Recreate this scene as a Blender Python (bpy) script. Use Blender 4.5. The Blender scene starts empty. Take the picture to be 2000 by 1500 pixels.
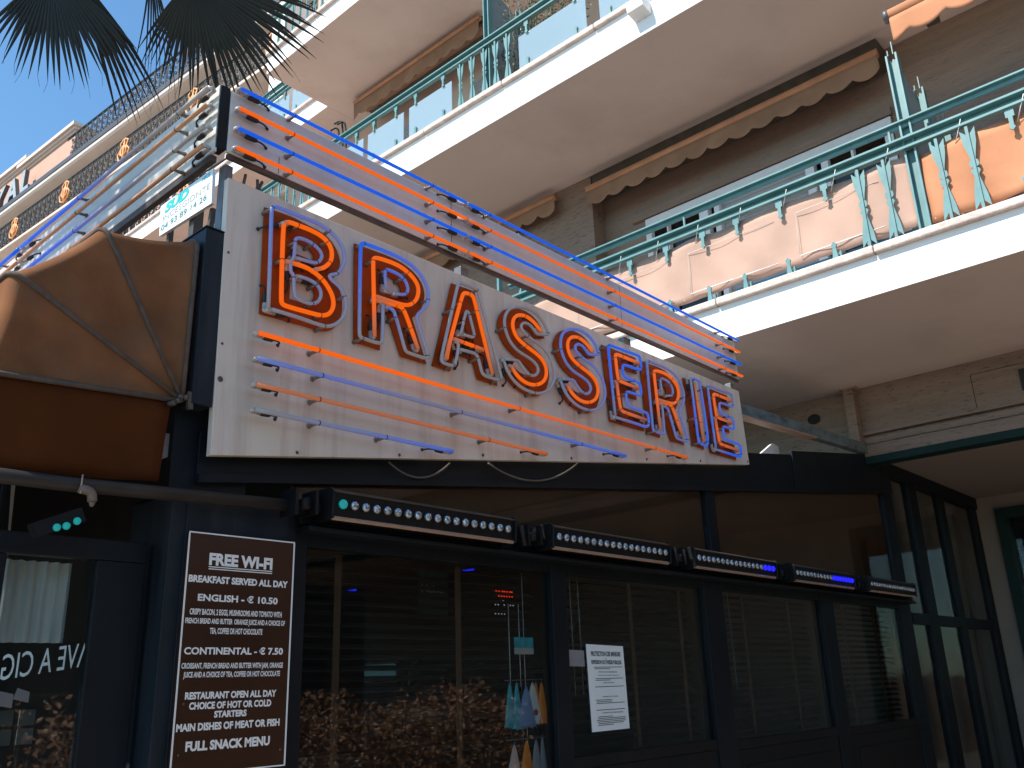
import bpy, bmesh, math, random
from math import sin, cos, pi, radians, atan2, sqrt, hypot
from mathutils import Vector, Matrix, Quaternion

random.seed(7)
SC = bpy.context.scene
COL = SC.collection

# ------------------------------------------------------------------ camera
# World: +X runs along the neon sign (away to the right), +Y runs along the
# apartment facade (away to the left), Z up, metres. Camera at eye height.
cam_d = bpy.data.cameras.new("camera")
cam = bpy.data.objects.new("camera", cam_d)
COL.objects.link(cam)
SC.camera = cam
r0 = Vector((0.67327, -0.738679, -0.032572))      # right
r1 = Vector((-0.216173, -0.238776, 0.946707))     # up
r2 = Vector((0.70709, 0.630348, 0.320444))        # forward
cam.matrix_world = Matrix(((r0.x, r1.x, -r2.x, 0.0),
                           (r0.y, r1.y, -r2.y, 0.0),
                           (r0.z, r1.z, -r2.z, 1.6),
                           (0, 0, 0, 1)))
cam_d.sensor_width = 36.0
cam_d.lens = 36.0 * 1747.576 / 2000.0
cam_d.clip_start = 0.05
cam_d.clip_end = 2000.0

# ------------------------------------------------------------------ light
SUN_EL, SUN_B = radians(50.0), radians(15.0)
sdir = Vector((-cos(SUN_EL) * cos(SUN_B), cos(SUN_EL) * sin(SUN_B), sin(SUN_EL)))
world = bpy.data.worlds.new("World")
SC.world = world
world.use_nodes = True
wt = world.node_tree
bg = wt.nodes["Background"]
sky = wt.nodes.new("ShaderNodeTexSky")
sky.sky_type = 'NISHITA'
sky.sun_disc = False
sky.sun_elevation = SUN_EL
sky.sun_rotation = atan2(sdir.x, sdir.y)
sky.air_density = 1.0
sky.dust_density = 0.3
sky.ozone_density = 1.0
tint = wt.nodes.new("ShaderNodeMix")
tint.data_type = 'RGBA'
tint.blend_type = 'MULTIPLY'
tint.inputs[0].default_value = 1.0
tint.inputs[7].default_value = (0.70, 1.0, 1.10, 1)      # clear, slightly teal mediterranean sky
wt.links.new(sky.outputs[0], tint.inputs[6])
wt.links.new(tint.outputs[2], bg.inputs["Color"])
bg.inputs["Strength"].default_value = 0.135

sun_d = bpy.data.lights.new("sun", 'SUN')
sun_d.energy = 4.6
sun_d.angle = radians(0.55)
sun_d.color = (1.0, 0.93, 0.84)
sun = bpy.data.objects.new("sun", sun_d)
sun.rotation_mode = 'QUATERNION'
sun.rotation_quaternion = sdir.to_track_quat('Z', 'Y')
sun.location = (-10, 5, 25)
COL.objects.link(sun)

SC.view_settings.view_transform = 'Standard'
SC.view_settings.look = 'None'
SC.view_settings.gamma = 1.0
SC.view_settings.exposure = 0.72
SC.render.film_transparent = False
try:
    SC.cycles.max_bounces = 10
    SC.cycles.transparent_max_bounces = 16
    SC.cycles.sample_clamp_indirect = 6.0
except Exception:
    pass

# ------------------------------------------------------------------ materials
def _nodes(name):
    m = bpy.data.materials.new(name)
    m.use_nodes = True
    nt = m.node_tree
    return m, nt, nt.nodes["Principled BSDF"]

def M(name, col, rough=0.6, metal=0.0, var=0.18, scale=6.0, stretch=(1, 1, 1), bump=0.0,
      bscale=60.0, spec=0.4, dirt=None, dirt_amt=0.5, dirt_scale=3.0, dirt_stretch=(1, 1, 1), trans=0.0):
    m, nt, p = _nodes(name)
    L = nt.links
    tc = nt.nodes.new("ShaderNodeTexCoord")
    mp = nt.nodes.new("ShaderNodeMapping")
    mp.inputs["Scale"].default_value = stretch
    L.new(tc.outputs["Object"], mp.inputs[0])
    nz = nt.nodes.new("ShaderNodeTexNoise")
    nz.inputs["Scale"].default_value = scale
    nz.inputs["Detail"].default_value = 6.0
    L.new(mp.outputs[0], nz.inputs["Vector"])
    mx = nt.nodes.new("ShaderNodeMix")
    mx.data_type = 'RGBA'
    mx.inputs[6].default_value = (*[c * (1 - var) for c in col], 1)
    mx.inputs[7].default_value = (*[min(1, c * (1 + var)) for c in col], 1)
    rm = nt.nodes.new("ShaderNodeMapRange")
    rm.inputs[1].default_value = 0.3
    rm.inputs[2].default_value = 0.7
    L.new(nz.outputs[0], rm.inputs[0])
    L.new(rm.outputs[0], mx.inputs[0])
    out = mx.outputs[2]
    if dirt:
        mp2 = nt.nodes.new("ShaderNodeMapping")
        mp2.inputs["Scale"].default_value = dirt_stretch
        L.new(tc.outputs["Object"], mp2.inputs[0])
        n2 = nt.nodes.new("ShaderNodeTexNoise")
        n2.inputs["Scale"].default_value = dirt_scale
        n2.inputs["Detail"].default_value = 8.0
        n2.inputs["Roughness"].default_value = 0.65
        L.new(mp2.outputs[0], n2.inputs["Vector"])
        r2_ = nt.nodes.new("ShaderNodeMapRange")
        r2_.inputs[1].default_value = 0.48
        r2_.inputs[2].default_value = 0.75
        r2_.inputs[4].default_value = dirt_amt
        L.new(n2.outputs[0], r2_.inputs[0])
        m2 = nt.nodes.new("ShaderNodeMix")
        m2.data_type = 'RGBA'
        L.new(r2_.outputs[0], m2.inputs[0])
        L.new(out, m2.inputs[6])
        m2.inputs[7].default_value = (*dirt, 1)
        out = m2.outputs[2]
    L.new(out, p.inputs["Base Color"])
    p.inputs["Roughness"].default_value = rough
    p.inputs["Metallic"].default_value = metal
    p.inputs["Specular IOR Level"].default_value = spec
    if bump > 0:
        nb = nt.nodes.new("ShaderNodeTexNoise")
        nb.inputs["Scale"].default_value = bscale
        nb.inputs["Detail"].default_value = 4.0
        L.new(tc.outputs["Object"], nb.inputs["Vector"])
        b = nt.nodes.new("ShaderNodeBump")
        b.inputs["Strength"].default_value = bump
        b.inputs["Distance"].default_value = 0.02
        L.new(nb.outputs[0], b.inputs["Height"])
        L.new(b.outputs[0], p.inputs["Normal"])
    if trans > 0:
        o = nt.nodes["Material Output"]
        tl = nt.nodes.new("ShaderNodeBsdfTranslucent")
        L.new(out, tl.inputs["Color"])
        ms = nt.nodes.new("ShaderNodeMixShader")
        ms.inputs[0].default_value = trans
        L.new(p.outputs[0], ms.inputs[1])
        L.new(tl.outputs[0], ms.inputs[2])
        L.new(ms.outputs[0], o.inputs["Surface"])
    return m

def M_glass(name, tint=(0.9, 0.95, 0.95), boost=1.0, rough=0.02, haze=0.0, haze_col=(0.6, 0.75, 0.85)):
    m, nt, p = _nodes(name)
    L = nt.links
    o = nt.nodes["Material Output"]
    tr = nt.nodes.new("ShaderNodeBsdfTransparent")
    tr.inputs[0].default_value = (*tint, 1)
    gl = nt.nodes.new("ShaderNodeBsdfGlossy")
    gl.inputs["Roughness"].default_value = rough
    fr = nt.nodes.new("ShaderNodeFresnel")
    ge = nt.nodes.new("ShaderNodeNewGeometry")
    mi = nt.nodes.new("ShaderNodeMapRange")      # same reflectance from both sides of the thin pane
    mi.inputs[3].default_value = 1.52
    mi.inputs[4].default_value = 1 / 1.52
    L.new(ge.outputs["Backfacing"], mi.inputs[0])
    L.new(mi.outputs[0], fr.inputs[0])
    mu = nt.nodes.new("ShaderNodeMath")
    mu.operation = 'MULTIPLY'
    mu.use_clamp = True
    mu.inputs[1].default_value = boost
    L.new(fr.outputs[0], mu.inputs[0])
    base = tr.outputs[0]
    if haze > 0:
        df = nt.nodes.new("ShaderNodeBsdfDiffuse")
        df.inputs[0].default_value = (*haze_col, 1)
        tl = nt.nodes.new("ShaderNodeBsdfTranslucent")
        tl.inputs[0].default_value = (*haze_col, 1)
        ad = nt.nodes.new("ShaderNodeMixShader")
        ad.inputs[0].default_value = 0.5
        L.new(df.outputs[0], ad.inputs[1])
        L.new(tl.outputs[0], ad.inputs[2])
        mh = nt.nodes.new("ShaderNodeMixShader")
        mh.inputs[0].default_value = haze
        L.new(base, mh.inputs[1])
        L.new(ad.outputs[0], mh.inputs[2])
        base = mh.outputs[0]
    ms = nt.nodes.new("ShaderNodeMixShader")
    L.new(mu.outputs[0], ms.inputs[0])
    L.new(base, ms.inputs[1])
    L.new(gl.outputs[0], ms.inputs[2])
    L.new(ms.outputs[0], o.inputs["Surface"])
    return m

def M_neon(name, col, strength, base=(0.55, 0.55, 0.58)):
    """glass tube whose gas glows as far as its 'glow' attribute says"""
    m, nt, p = _nodes(name)
    L = nt.links
    p.inputs["Base Color"].default_value = (*base, 1)
    p.inputs["Roughness"].default_value = 0.25
    p.inputs["Specular IOR Level"].default_value = 0.18
    p.inputs["Emission Color"].default_value = (*col, 1)
    at = nt.nodes.new("ShaderNodeAttribute")
    at.attribute_name = "glow"
    mu = nt.nodes.new("ShaderNodeMath")
    mu.operation = 'MULTIPLY'
    mu.inputs[1].default_value = strength
    L.new(at.outputs["Fac"], mu.inputs[0])
    L.new(mu.outputs[0], p.inputs["Emission Strength"])
    mxb = nt.nodes.new("ShaderNodeMix")
    mxb.data_type = 'RGBA'
    L.new(at.outputs["Fac"], mxb.inputs[0])
    mxb.inputs[6].default_value = (*base, 1)
    mxb.inputs[7].default_value = (*[0.03 * b for b in base], 1)
    L.new(mxb.outputs[2], p.inputs["Base Color"])
    return m

def M_emit(name, col, strength):
    m, nt, p = _nodes(name)
    p.inputs["Base Color"].default_value = (*[c * 0.2 for c in col], 1)
    p.inputs["Emission Color"].default_value = (*col, 1)
    p.inputs["Emission Strength"].default_value = strength
    p.inputs["Roughness"].default_value = 0.3
    return m

def M_stone(name, col, pit=0.85):
    """travertine: soft horizontal beds, small dark pits drawn out along the beds"""
    m = M(name, col, rough=0.55, var=0.16, scale=2.0, stretch=(1, 0.35, 5), bump=0.25, bscale=30)
    nt = m.node_tree
    L = nt.links
    p = nt.nodes["Principled BSDF"]
    src = p.inputs["Base Color"].links[0].from_socket
    tc = nt.nodes.new("ShaderNodeTexCoord")
    mp = nt.nodes.new("ShaderNodeMapping")
    mp.inputs["Scale"].default_value = (3, 2.4, 20)
    L.new(tc.outputs["Object"], mp.inputs[0])
    n = nt.nodes.new("ShaderNodeTexNoise")
    n.inputs["Scale"].default_value = 3.2
    n.inputs["Detail"].default_value = 5
    n.inputs["Roughness"].default_value = 0.7
    L.new(mp.outputs[0], n.inputs["Vector"])
    r = nt.nodes.new("ShaderNodeMapRange")
    r.inputs[1].default_value = 0.565
    r.inputs[2].default_value = 0.64
    r.inputs[4].default_value = pit
    L.new(n.outputs[0], r.inputs[0])
    mx = nt.nodes.new("ShaderNodeMix")
    mx.data_type = 'RGBA'
    L.new(r.outputs[0], mx.inputs[0])
    L.new(src, mx.inputs[6])
    mx.inputs[7].default_value = (*[c * 0.25 for c in col], 1)
    L.new(mx.outputs[2], p.inputs["Base Color"])
    return m

MAT = {}
MAT['panel'] = M('painted_sign_panel', (0.64, 0.55, 0.47), rough=0.38, var=0.05, scale=3, dirt=(0.36, 0.23, 0.16), dirt_amt=0.62, dirt_scale=2.2, dirt_stretch=(5.0, 5.0, 0.35), bump=0.03, bscale=9)
MAT['board'] = M('painted_crown_board', (0.60, 0.58, 0.525), rough=0.35, var=0.05, scale=3, dirt=(0.36, 0.30, 0.26), dirt_amt=0.3, dirt_scale=1.8, dirt_stretch=(3, 3, 0.5))
MAT['letter'] = M('red_brown_letter_paint', (0.30, 0.047, 0.002), rough=0.5, spec=0.15, var=0.12, scale=12, dirt=(0.10, 0.022, 0.004), dirt_amt=0.35, dirt_scale=9)
MAT['orange_neon'] = M_neon('orange_neon_tube', (1.0, 0.135, 0.0), 0.54, (0.55, 0.30, 0.17))
MAT['blue_neon'] = M_neon('blue_neon_tube', (0.0, 0.135, 1.0), 0.44, (0.43, 0.41, 0.40))
MAT['standoff'] = M('grimy_glass_standoff', (0.20, 0.16, 0.13), rough=0.3, var=0.3, scale=40)
MAT['clear_end'] = M('clear_electrode_glass', (0.42, 0.40, 0.38), rough=0.12, var=0.4, scale=60, spec=0.8)
MAT['boot'] = M('black_rubber_boot', (0.022, 0.02, 0.019), rough=0.55, var=0.3, scale=30)
MAT['wire'] = M('grey_brown_cable', (0.10, 0.085, 0.07), rough=0.6)
MAT['navy'] = M('navy_black_paint', (0.0050, 0.0078, 0.0108), rough=0.5, spec=0.2, var=0.3, scale=2.5, dirt=(0.012, 0.014, 0.016), dirt_amt=0.5, dirt_scale=2.0, bump=0.05, bscale=15)
MAT['navy_lit'] = M('weathered_lit_navy_metal', (0.0105, 0.0155, 0.022), rough=0.5, spec=0.22, var=0.3, scale=3, stretch=(3, 3, .6), dirt=(0.05, 0.052, 0.056), dirt_amt=0.35, dirt_scale=3, dirt_stretch=(6, 6, 0.6))  # copy of navy with light put into its colour; streaks are weathering
MAT['steel'] = M('dull_grey_steel', (0.15, 0.155, 0.165), rough=0.42, metal=0.35, var=0.3, scale=8, dirt=(0.07, 0.055, 0.045), dirt_amt=0.6, dirt_scale=7)
MAT['dark_steel'] = M('dark_brown_steel', (0.075, 0.062, 0.052), rough=0.45, metal=0.2, var=0.25, scale=9)
MAT['screw'] = M('dark_screw_head', (0.10, 0.08, 0.07), rough=0.45, metal=0.5)
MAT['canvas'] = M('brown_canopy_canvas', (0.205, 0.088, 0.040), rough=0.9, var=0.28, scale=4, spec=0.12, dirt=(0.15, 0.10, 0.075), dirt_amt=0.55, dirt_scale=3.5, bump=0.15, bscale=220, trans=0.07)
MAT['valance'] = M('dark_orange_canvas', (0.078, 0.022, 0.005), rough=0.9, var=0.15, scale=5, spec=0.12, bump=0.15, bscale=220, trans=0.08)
MAT['strap'] = M('grey_brown_webbing', (0.085, 0.065, 0.052), rough=0.85, var=0.2, scale=30)
MAT['menu'] = M('dark_brown_sign_board', (0.036, 0.013, 0.006), rough=0.28, var=0.2, scale=3, dirt=(0.06, 0.03, 0.018), dirt_amt=0.3, dirt_scale=4)
MAT['white_ink'] = M('white_lettering', (0.78, 0.76, 0.73), rough=0.5, var=0.04)
MAT['black_ink'] = M('black_lettering', (0.02, 0.02, 0.022), rough=0.6, var=0.05)
MAT['black'] = M('black_plastic', (0.007, 0.007, 0.008), rough=0.45, spec=0.22, var=0.2)
MAT['peach_metal'] = M('pale_aluminium_lip', (0.44, 0.28, 0.20), rough=0.38, metal=0.1, var=0.08, scale=12)
MAT['lens'] = M('silver_led_lens', (0.36, 0.39, 0.42), rough=0.14, metal=0.7, var=0.8, scale=95)
MAT['lens_teal'] = M_emit('teal_led_lens', (0.01, 0.42, 0.42), 0.30)
MAT['lens_blue'] = M_emit('blue_led_lens', (0.012, 0.012, 0.9), 0.8)
MAT['glass'] = M_glass('shop_window_glass', (0.80, 0.84, 0.84), 1.0)
MAT['glass_dark'] = M_glass('dark_door_glass', (0.75, 0.8, 0.8), 1.5)
MAT['rail_glass'] = M_glass('frosted_sky_toned_glass', (0.62, 0.74, 0.8), 1.2, 0.05, 0.72, (0.55, 0.70, 0.78))  # frosted, and its pale-blue haze also carries the sky's reflection
MAT['pane'] = M_glass('apartment_window_glass', (0.10, 0.13, 0.14), 1.0)
MAT['brown_blind'] = M('brown_clerestory_blind', (0.105, 0.036, 0.012), rough=0.8, var=0.18, scale=2.5)
MAT['slat'] = M('dark_wooden_slat', (0.018, 0.0145, 0.0125), rough=0.55, spec=0.15, var=0.3, scale=8, stretch=(0.4, 3, 3))
MAT['tape'] = M('tan_blind_tape', (0.085, 0.040, 0.018), rough=0.85, var=0.15, scale=14)
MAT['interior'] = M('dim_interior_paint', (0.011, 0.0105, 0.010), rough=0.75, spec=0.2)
MAT['timber'] = M('interior_timber', (0.06, 0.035, 0.02), rough=0.6, var=0.3, scale=3, stretch=(0.5, 4, 4))
MAT['white_wall'] = M('white_slab_paint', (0.82, 0.80, 0.77), rough=0.7, var=0.03, scale=2, dirt=(0.55, 0.50, 0.45), dirt_amt=0.22, dirt_scale=2.4, dirt_stretch=(1, 1.2, 2.5), bump=0.12, bscale=25)
MAT['soffit'] = M('shade_toned_soffit_white', (0.60, 0.50, 0.445), rough=0.85, var=0.035, scale=0.9, dirt=(0.36, 0.29, 0.25), dirt_amt=0.5, dirt_scale=0.55, bump=0.08, bscale=18)  # same white as the slab, ground bounce and shade put into its colour
MAT['coping'] = M('pink_stone_coping', (0.62, 0.50, 0.44), rough=0.7, var=0.15, scale=9, dirt=(0.3, 0.2, 0.16), dirt_amt=0.5, dirt_scale=14, bump=0.3, bscale=40)
MAT['stone'] = M_stone('travertine', (0.225, 0.155, 0.118))
MAT['stone_dark'] = M_stone('aged_travertine', (0.23, 0.155, 0.115), 0.4)
MAT['render'] = M('beige_wall_render', (0.48, 0.36, 0.29), rough=0.85, var=0.08, scale=1.5, bump=0.1)
MAT['teal'] = M('teal_metal_paint', (0.105, 0.235, 0.24), rough=0.45, var=0.12, scale=10, dirt=(0.18, 0.28, 0.285), dirt_amt=0.3, dirt_scale=12)
MAT['teal_dark'] = M('dark_teal_beam_paint', (0.005, 0.022, 0.020), rough=0.55, spec=0.2, var=0.15, scale=4)
MAT['pink_canvas'] = M('pale_pink_canvas', (0.62, 0.42, 0.33), rough=0.9, var=0.04, scale=3, spec=0.1, bump=0.25, bscale=6, trans=0.25)
MAT['orange_canvas'] = M('orange_canvas', (0.66, 0.31, 0.17), rough=0.9, var=0.08, scale=3, spec=0.1, bump=0.3, bscale=6, trans=0.25)
MAT['awning'] = M('faded_awning_canvas', (0.37, 0.225, 0.15), rough=0.9, var=0.15, scale=3, spec=0.1, trans=0.25)
MAT['awning_bar'] = M('copper_awning_bar', (0.46, 0.22, 0.12), rough=0.45, var=0.12, scale=6)
MAT['white_frame'] = M('white_aluminium_frame', (0.66, 0.66, 0.66), rough=0.4, var=0.04)
MAT['shutter'] = M('grey_roller_shutter', (0.30, 0.29, 0.29), rough=0.6, var=0.06)
MAT['grey_panel'] = M('grey_divider_panel', (0.22, 0.27, 0.28), rough=0.6, var=0.1)
MAT['hotel_pink'] = M('apricot_hotel_render', (0.50, 0.305, 0.225), rough=0.85, var=0.04, scale=0.7)
MAT['hotel_white'] = M('cream_hotel_moulding', (0.60, 0.50, 0.43), rough=0.75, var=0.06, scale=1.0)
MAT['iron'] = M('black_wrought_iron', (0.015, 0.018, 0.022), rough=0.45, var=0.2)
MAT['gold'] = M('orange_gold_ornament', (0.75, 0.33, 0.12), rough=0.5, var=0.15, scale=6)
MAT['slate'] = M('grey_zinc_edge', (0.06, 0.065, 0.078), rough=0.5, var=0.1)
MAT['letter_grey'] = M('grey_metal_letter', (0.33, 0.36, 0.37), rough=0.4, var=0.1)
MAT['letter_side'] = M('dark_grey_letter_side', (0.11, 0.10, 0.095), rough=0.5)
MAT['palm'] = M('dark_palm_leaf', (0.012, 0.0165, 0.0145), rough=0.4, var=0.35, scale=5, spec=0.4, trans=0.07)
MAT['palm_stem'] = M('palm_stem', (0.07, 0.075, 0.03), rough=0.6)
MAT['bark'] = M('palm_bark', (0.12, 0.09, 0.065), rough=0.9, var=0.3, scale=9, bump=0.6, bscale=20)
MAT['leaf'] = M('grey_green_leaf', (0.13, 0.145, 0.10), rough=0.4, var=0.4, scale=9, spec=0.6)
MAT['hedge_leaf'] = M('bronze_hedge_leaf', (0.34, 0.18, 0.10), rough=0.4, var=0.5, scale=7, spec=0.6)
MAT['pot'] = M('terracotta', (0.34, 0.15, 0.08), rough=0.85)
MAT['paper'] = M('white_paper', (0.72, 0.76, 0.75), rough=0.5, var=0.03)
MAT['grey_card'] = M('grey_card', (0.22, 0.22, 0.22), rough=0.6)
MAT['teal_ink'] = M('teal_lettering', (0.02, 0.45, 0.46), rough=0.5, var=0.05)
MAT['estate'] = M('white_estate_board', (0.76, 0.78, 0.78), rough=0.35, var=0.03)
MAT['ground'] = M('pale_paving', (0.28, 0.235, 0.195), rough=0.9, var=0.12, scale=1.2, bump=0.2)
MAT['road'] = M('asphalt', (0.06, 0.06, 0.062), rough=0.9, var=0.2, scale=6)
MAT['blocker_wall'] = M('near_black_blocker_wall', (0.035, 0.030, 0.024), rough=0.9, var=0.1)  # near-black so the panes mirror little light
MAT['dark_hole'] = M('dark_recess', (0.02, 0.02, 0.02), rough=0.9)
MAT['roofing'] = M('grey_roof_felt', (0.10, 0.10, 0.10), rough=0.9)
MAT['cloth_teal'] = M('teal_cloth', (0.06, 0.36, 0.42), rough=0.35, var=0.25, scale=25)
MAT['cloth_blue'] = M('slate_blue_cloth', (0.16, 0.24, 0.40), rough=0.6, var=0.12, scale=12)
MAT['cloth_white'] = M('off_white_cloth', (0.62, 0.57, 0.54), rough=0.6, var=0.06)
MAT['cloth_orange'] = M('orange_cloth', (0.72, 0.20, 0.02), rough=0.4, var=0.15)
MAT['cloth_pink'] = M('pale_pink_cloth', (0.62, 0.42, 0.36), rough=0.7)
MAT['cloth_grey'] = M('grey_cloth', (0.26, 0.24, 0.24), rough=0.5)
MAT['sea'] = M('turquoise_picture', (0.03, 0.36, 0.42), rough=0.4, var=0.5, scale=14)
MAT['sand'] = M('sand_picture', (0.45, 0.42, 0.38), rough=0.5)
MAT['tv'] = M_emit('screen_sky', (0.12, 0.30, 0.34), 0.10)
MAT['red_strip'] = M_emit('red_sign_tube', (1.0, 0.03, 0.005), 0.9)
MAT['white_strip'] = M_emit('white_sign_tube', (0.6, 0.7, 0.8), 0.35)
MAT['blue_strip'] = M_emit('blue_reflection_glow', (0.01, 0.02, 0.9), 0.8)  # glow of reflected blue neon lines, put on added bars

# ------------------------------------------------------------------ helpers
def V(*a):
    return Vector(a)

class MB:
    """collects shapes given in world metres; build() links them as ONE mesh object"""
    def __init__(s):
        s.v, s.f, s.g, s.sm, s.mi = [], [], [], [], []
        s.cm = 0
    def add(s, vs, fs, glow=0.0, smooth=False):
        o = len(s.v)
        for i, p in enumerate(vs):
            s.v.append(tuple(p))
            s.g.append(glow[i] if isinstance(glow, (list, tuple)) else glow)
        for f in fs:
            s.f.append(tuple(o + i for i in f))
            s.sm.append(smooth)
            s.mi.append(s.cm)
        return s
    def use(s, k):
        s.cm = k
        return s
    def box(s, x0, x1, y0, y1, z0, z1):
        if x0 > x1: x0, x1 = x1, x0
        if y0 > y1: y0, y1 = y1, y0
        if z0 > z1: z0, z1 = z1, z0
        vs = [(x0, y0, z0), (x1, y0, z0), (x1, y1, z0), (x0, y1, z0), (x0, y0, z1), (x1, y0, z1), (x1, y1, z1), (x0, y1, z1)]
        return s.add(vs, [(3, 2, 1, 0), (4, 5, 6, 7), (0, 1, 5, 4), (1, 2, 6, 5), (2, 3, 7, 6), (3, 0, 4, 7)])
    def prism(s, pts, d):
        """closed polygon (3D points) pushed along vector d"""
        n = len(pts)
        a = [Vector(p) for p in pts]
        b = [p + Vector(d) for p in a]
        fs = [tuple(range(n - 1, -1, -1)), tuple(range(n, 2 * n))]
        fs += [(i, (i + 1) % n, n + (i + 1) % n, n + i) for i in range(n)]
        return s.add(a + b, fs)
    def bar(s, p, q, w, h=None, up=(0, 0, 1)):
        p, q = Vector(p), Vector(q)
        h = w if h is None else h
        d = (q - p).normalized()
        u = Vector(up)
        if abs(d.dot(u)) > 0.95:
            u = Vector((1, 0, 0))
        r = d.cross(u).normalized()
        u = r.cross(d).normalized()
        pts = [p + r * (w / 2 * a) + u * (h / 2 * b) for a, b in ((-1, -1), (1, -1), (1, 1), (-1, 1))]
        return s.prism(pts, q - p)
    def tube(s, path, r, n=8, cap=True, closed=False, glow=0.0):
        P = [Vector(p) for p in path]
        k = len(P)
        vs, gl = [], []
        up = None
        for i in range(k):
            if closed:
                t = P[(i + 1) % k] - P[i - 1]
            else:
                t = P[min(i + 1, k - 1)] - P[max(i - 1, 0)]
            if t.length < 1e-9:
                t = Vector((0, 0, 1))
            t.normalize()
            if up is None:
                up = Vector((0, 1, 0)) if abs(t.y) < 0.9 else Vector((0, 0, 1))
            a = t.cross(up)
            if a.length < 1e-6:
                a = t.cross(Vector((1, 0, 0)))
            a.normalize()
            up = a.cross(t).normalized()
            rr = r[i] if isinstance(r, (list, tuple)) else r
            for j in range(n):
                an = 2 * pi * j / n
                vs.append(P[i] + (a * cos(an) + up * sin(an)) * rr)
                gl.append(glow[i] if isinstance(glow, (list, tuple)) else glow)
        fs = []
        m = k if closed else k - 1
        for i in range(m):
            for j in range(n):
                a0, a1 = i * n + j, i * n + (j + 1) % n
                b0, b1 = ((i + 1) % k) * n + j, ((i + 1) % k) * n + (j + 1) % n
                fs.append((a0, a1, b1, b0))
        if cap and not closed:
            fs.append(tuple(range(n - 1, -1, -1)))
            fs.append(tuple(range((k - 1) * n, k * n)))
        return s.add(vs, fs, gl, True)
    def ball(s, c, r, nu=10, nv=6, sx=1, sy=1, sz=1):
        vs = [(c[0], c[1], c[2] + r * sz)]
        for i in range(1, nv):
            th = pi * i / nv
            for j in range(nu):
                ph = 2 * pi * j / nu
                vs.append((c[0] + r * sx * sin(th) * cos(ph), c[1] + r * sy * sin(th) * sin(ph), c[2] + r * sz * cos(th)))
        vs.append((c[0], c[1], c[2] - r * sz))
        fs = [(0, 1 + j, 1 + (j + 1) % nu) for j in range(nu)]
        for i in range(nv - 2):
            for j in range(nu):
                a = 1 + i * nu
                fs.append((a + j, a + nu + j, a + nu + (j + 1) % nu, a + (j + 1) % nu))
        l = len(vs) - 1
        a = 1 + (nv - 2) * nu
        fs += [(l, a + (j + 1) % nu, a + j) for j in range(nu)]
        return s.add(vs, fs, 0.0, True)
    def sheet(s, rows, th=None):
        """grid of points (list of rows) as a surface; th = thickness vector"""
        n, k = len(rows), len(rows[0])
        vs = [Vector(p) for r in rows for p in r]
        fs = [(i * k + j, i * k + j + 1, (i + 1) * k + j + 1, (i + 1) * k + j) for i in range(n - 1) for j in range(k - 1)]
        if th is not None:
            o = n * k
            vs = vs + [p + Vector(th) for p in vs]
            fs += [(o + (i + 1) * k + j, o + (i + 1) * k + j + 1, o + i * k + j + 1, o + i * k + j) for i in range(n - 1) for j in range(k - 1)]
            for j in range(k - 1):
                fs.append((j + 1, j, o + j, o + j + 1))
                a = (n - 1) * k + j
                fs.append((a, a + 1, o + a + 1, o + a))
            for i in range(n - 1):
                a, b = i * k, (i + 1) * k
                fs.append((a, b, o + b, o + a))
                a, b = i * k + k - 1, (i + 1) * k + k - 1
                fs.append((b, a, o + a, o + b))
        return s.add(vs, fs, 0.0, True)
    def build(s, name, mat, parent=None, bevel=0.0):
        off = Vector((0, 0, 0))
        p = parent
        while p is not None:
            off += p.location
            p = p.parent
        me = bpy.data.meshes.new(name)
        me.from_pydata([tuple(Vector(v) - off) for v in s.v], [], s.f)
        me.update()
        if any(s.g):
            at = me.attributes.new("glow", 'FLOAT', 'POINT')
            at.data.foreach_set("value", [float(x) for x in s.g])
        if any(s.sm):
            me.polygons.foreach_set("use_smooth", s.sm)
        bm = bmesh.new()
        bm.from_mesh(me)
        bmesh.ops.recalc_face_normals(bm, faces=bm.faces)
        bm.to_mesh(me)
        bm.free()
        for mm in (mat if isinstance(mat, (list, tuple)) else [mat]):
            me.materials.append(MAT[mm] if isinstance(mm, str) else mm)
        if any(s.mi):
            me.polygons.foreach_set("material_index", s.mi)
        o = bpy.data.objects.new(name, me)
        COL.objects.link(o)
        if parent:
            o.parent = parent
        if bevel > 0:
            b = o.modifiers.new("bevel", 'BEVEL')
            b.width = bevel
            b.segments = 2
            b.limit_method = 'ANGLE'
            b.angle_limit = radians(50)
        return o

def thing(name, label, cat, loc, group=None):
    o = bpy.data.objects.new(name, None)
    o.empty_display_size = 0.1
    COL.objects.link(o)
    o.location = loc
    o['label'] = label
    o['category'] = cat
    if group:
        o['group'] = group
    return o

def tag(o, label, cat, group=None):
    o['label'] = label
    o['category'] = cat
    if group:
        o['group'] = group
    return o

def move_origin(o, loc):
    """put a one-mesh thing's origin at its base"""
    d = Vector(loc)
    for v in o.data.vertices:
        v.co -= d
    o.location = d
    return o

def copy_tree(o, parent=None):
    c = o.copy()
    COL.objects.link(c)
    if parent:
        c.parent = parent
    for ch in list(o.children):
        copy_tree(ch, c)
    return c

def lerp(a, b, t):
    return a + (b - a) * t

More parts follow.
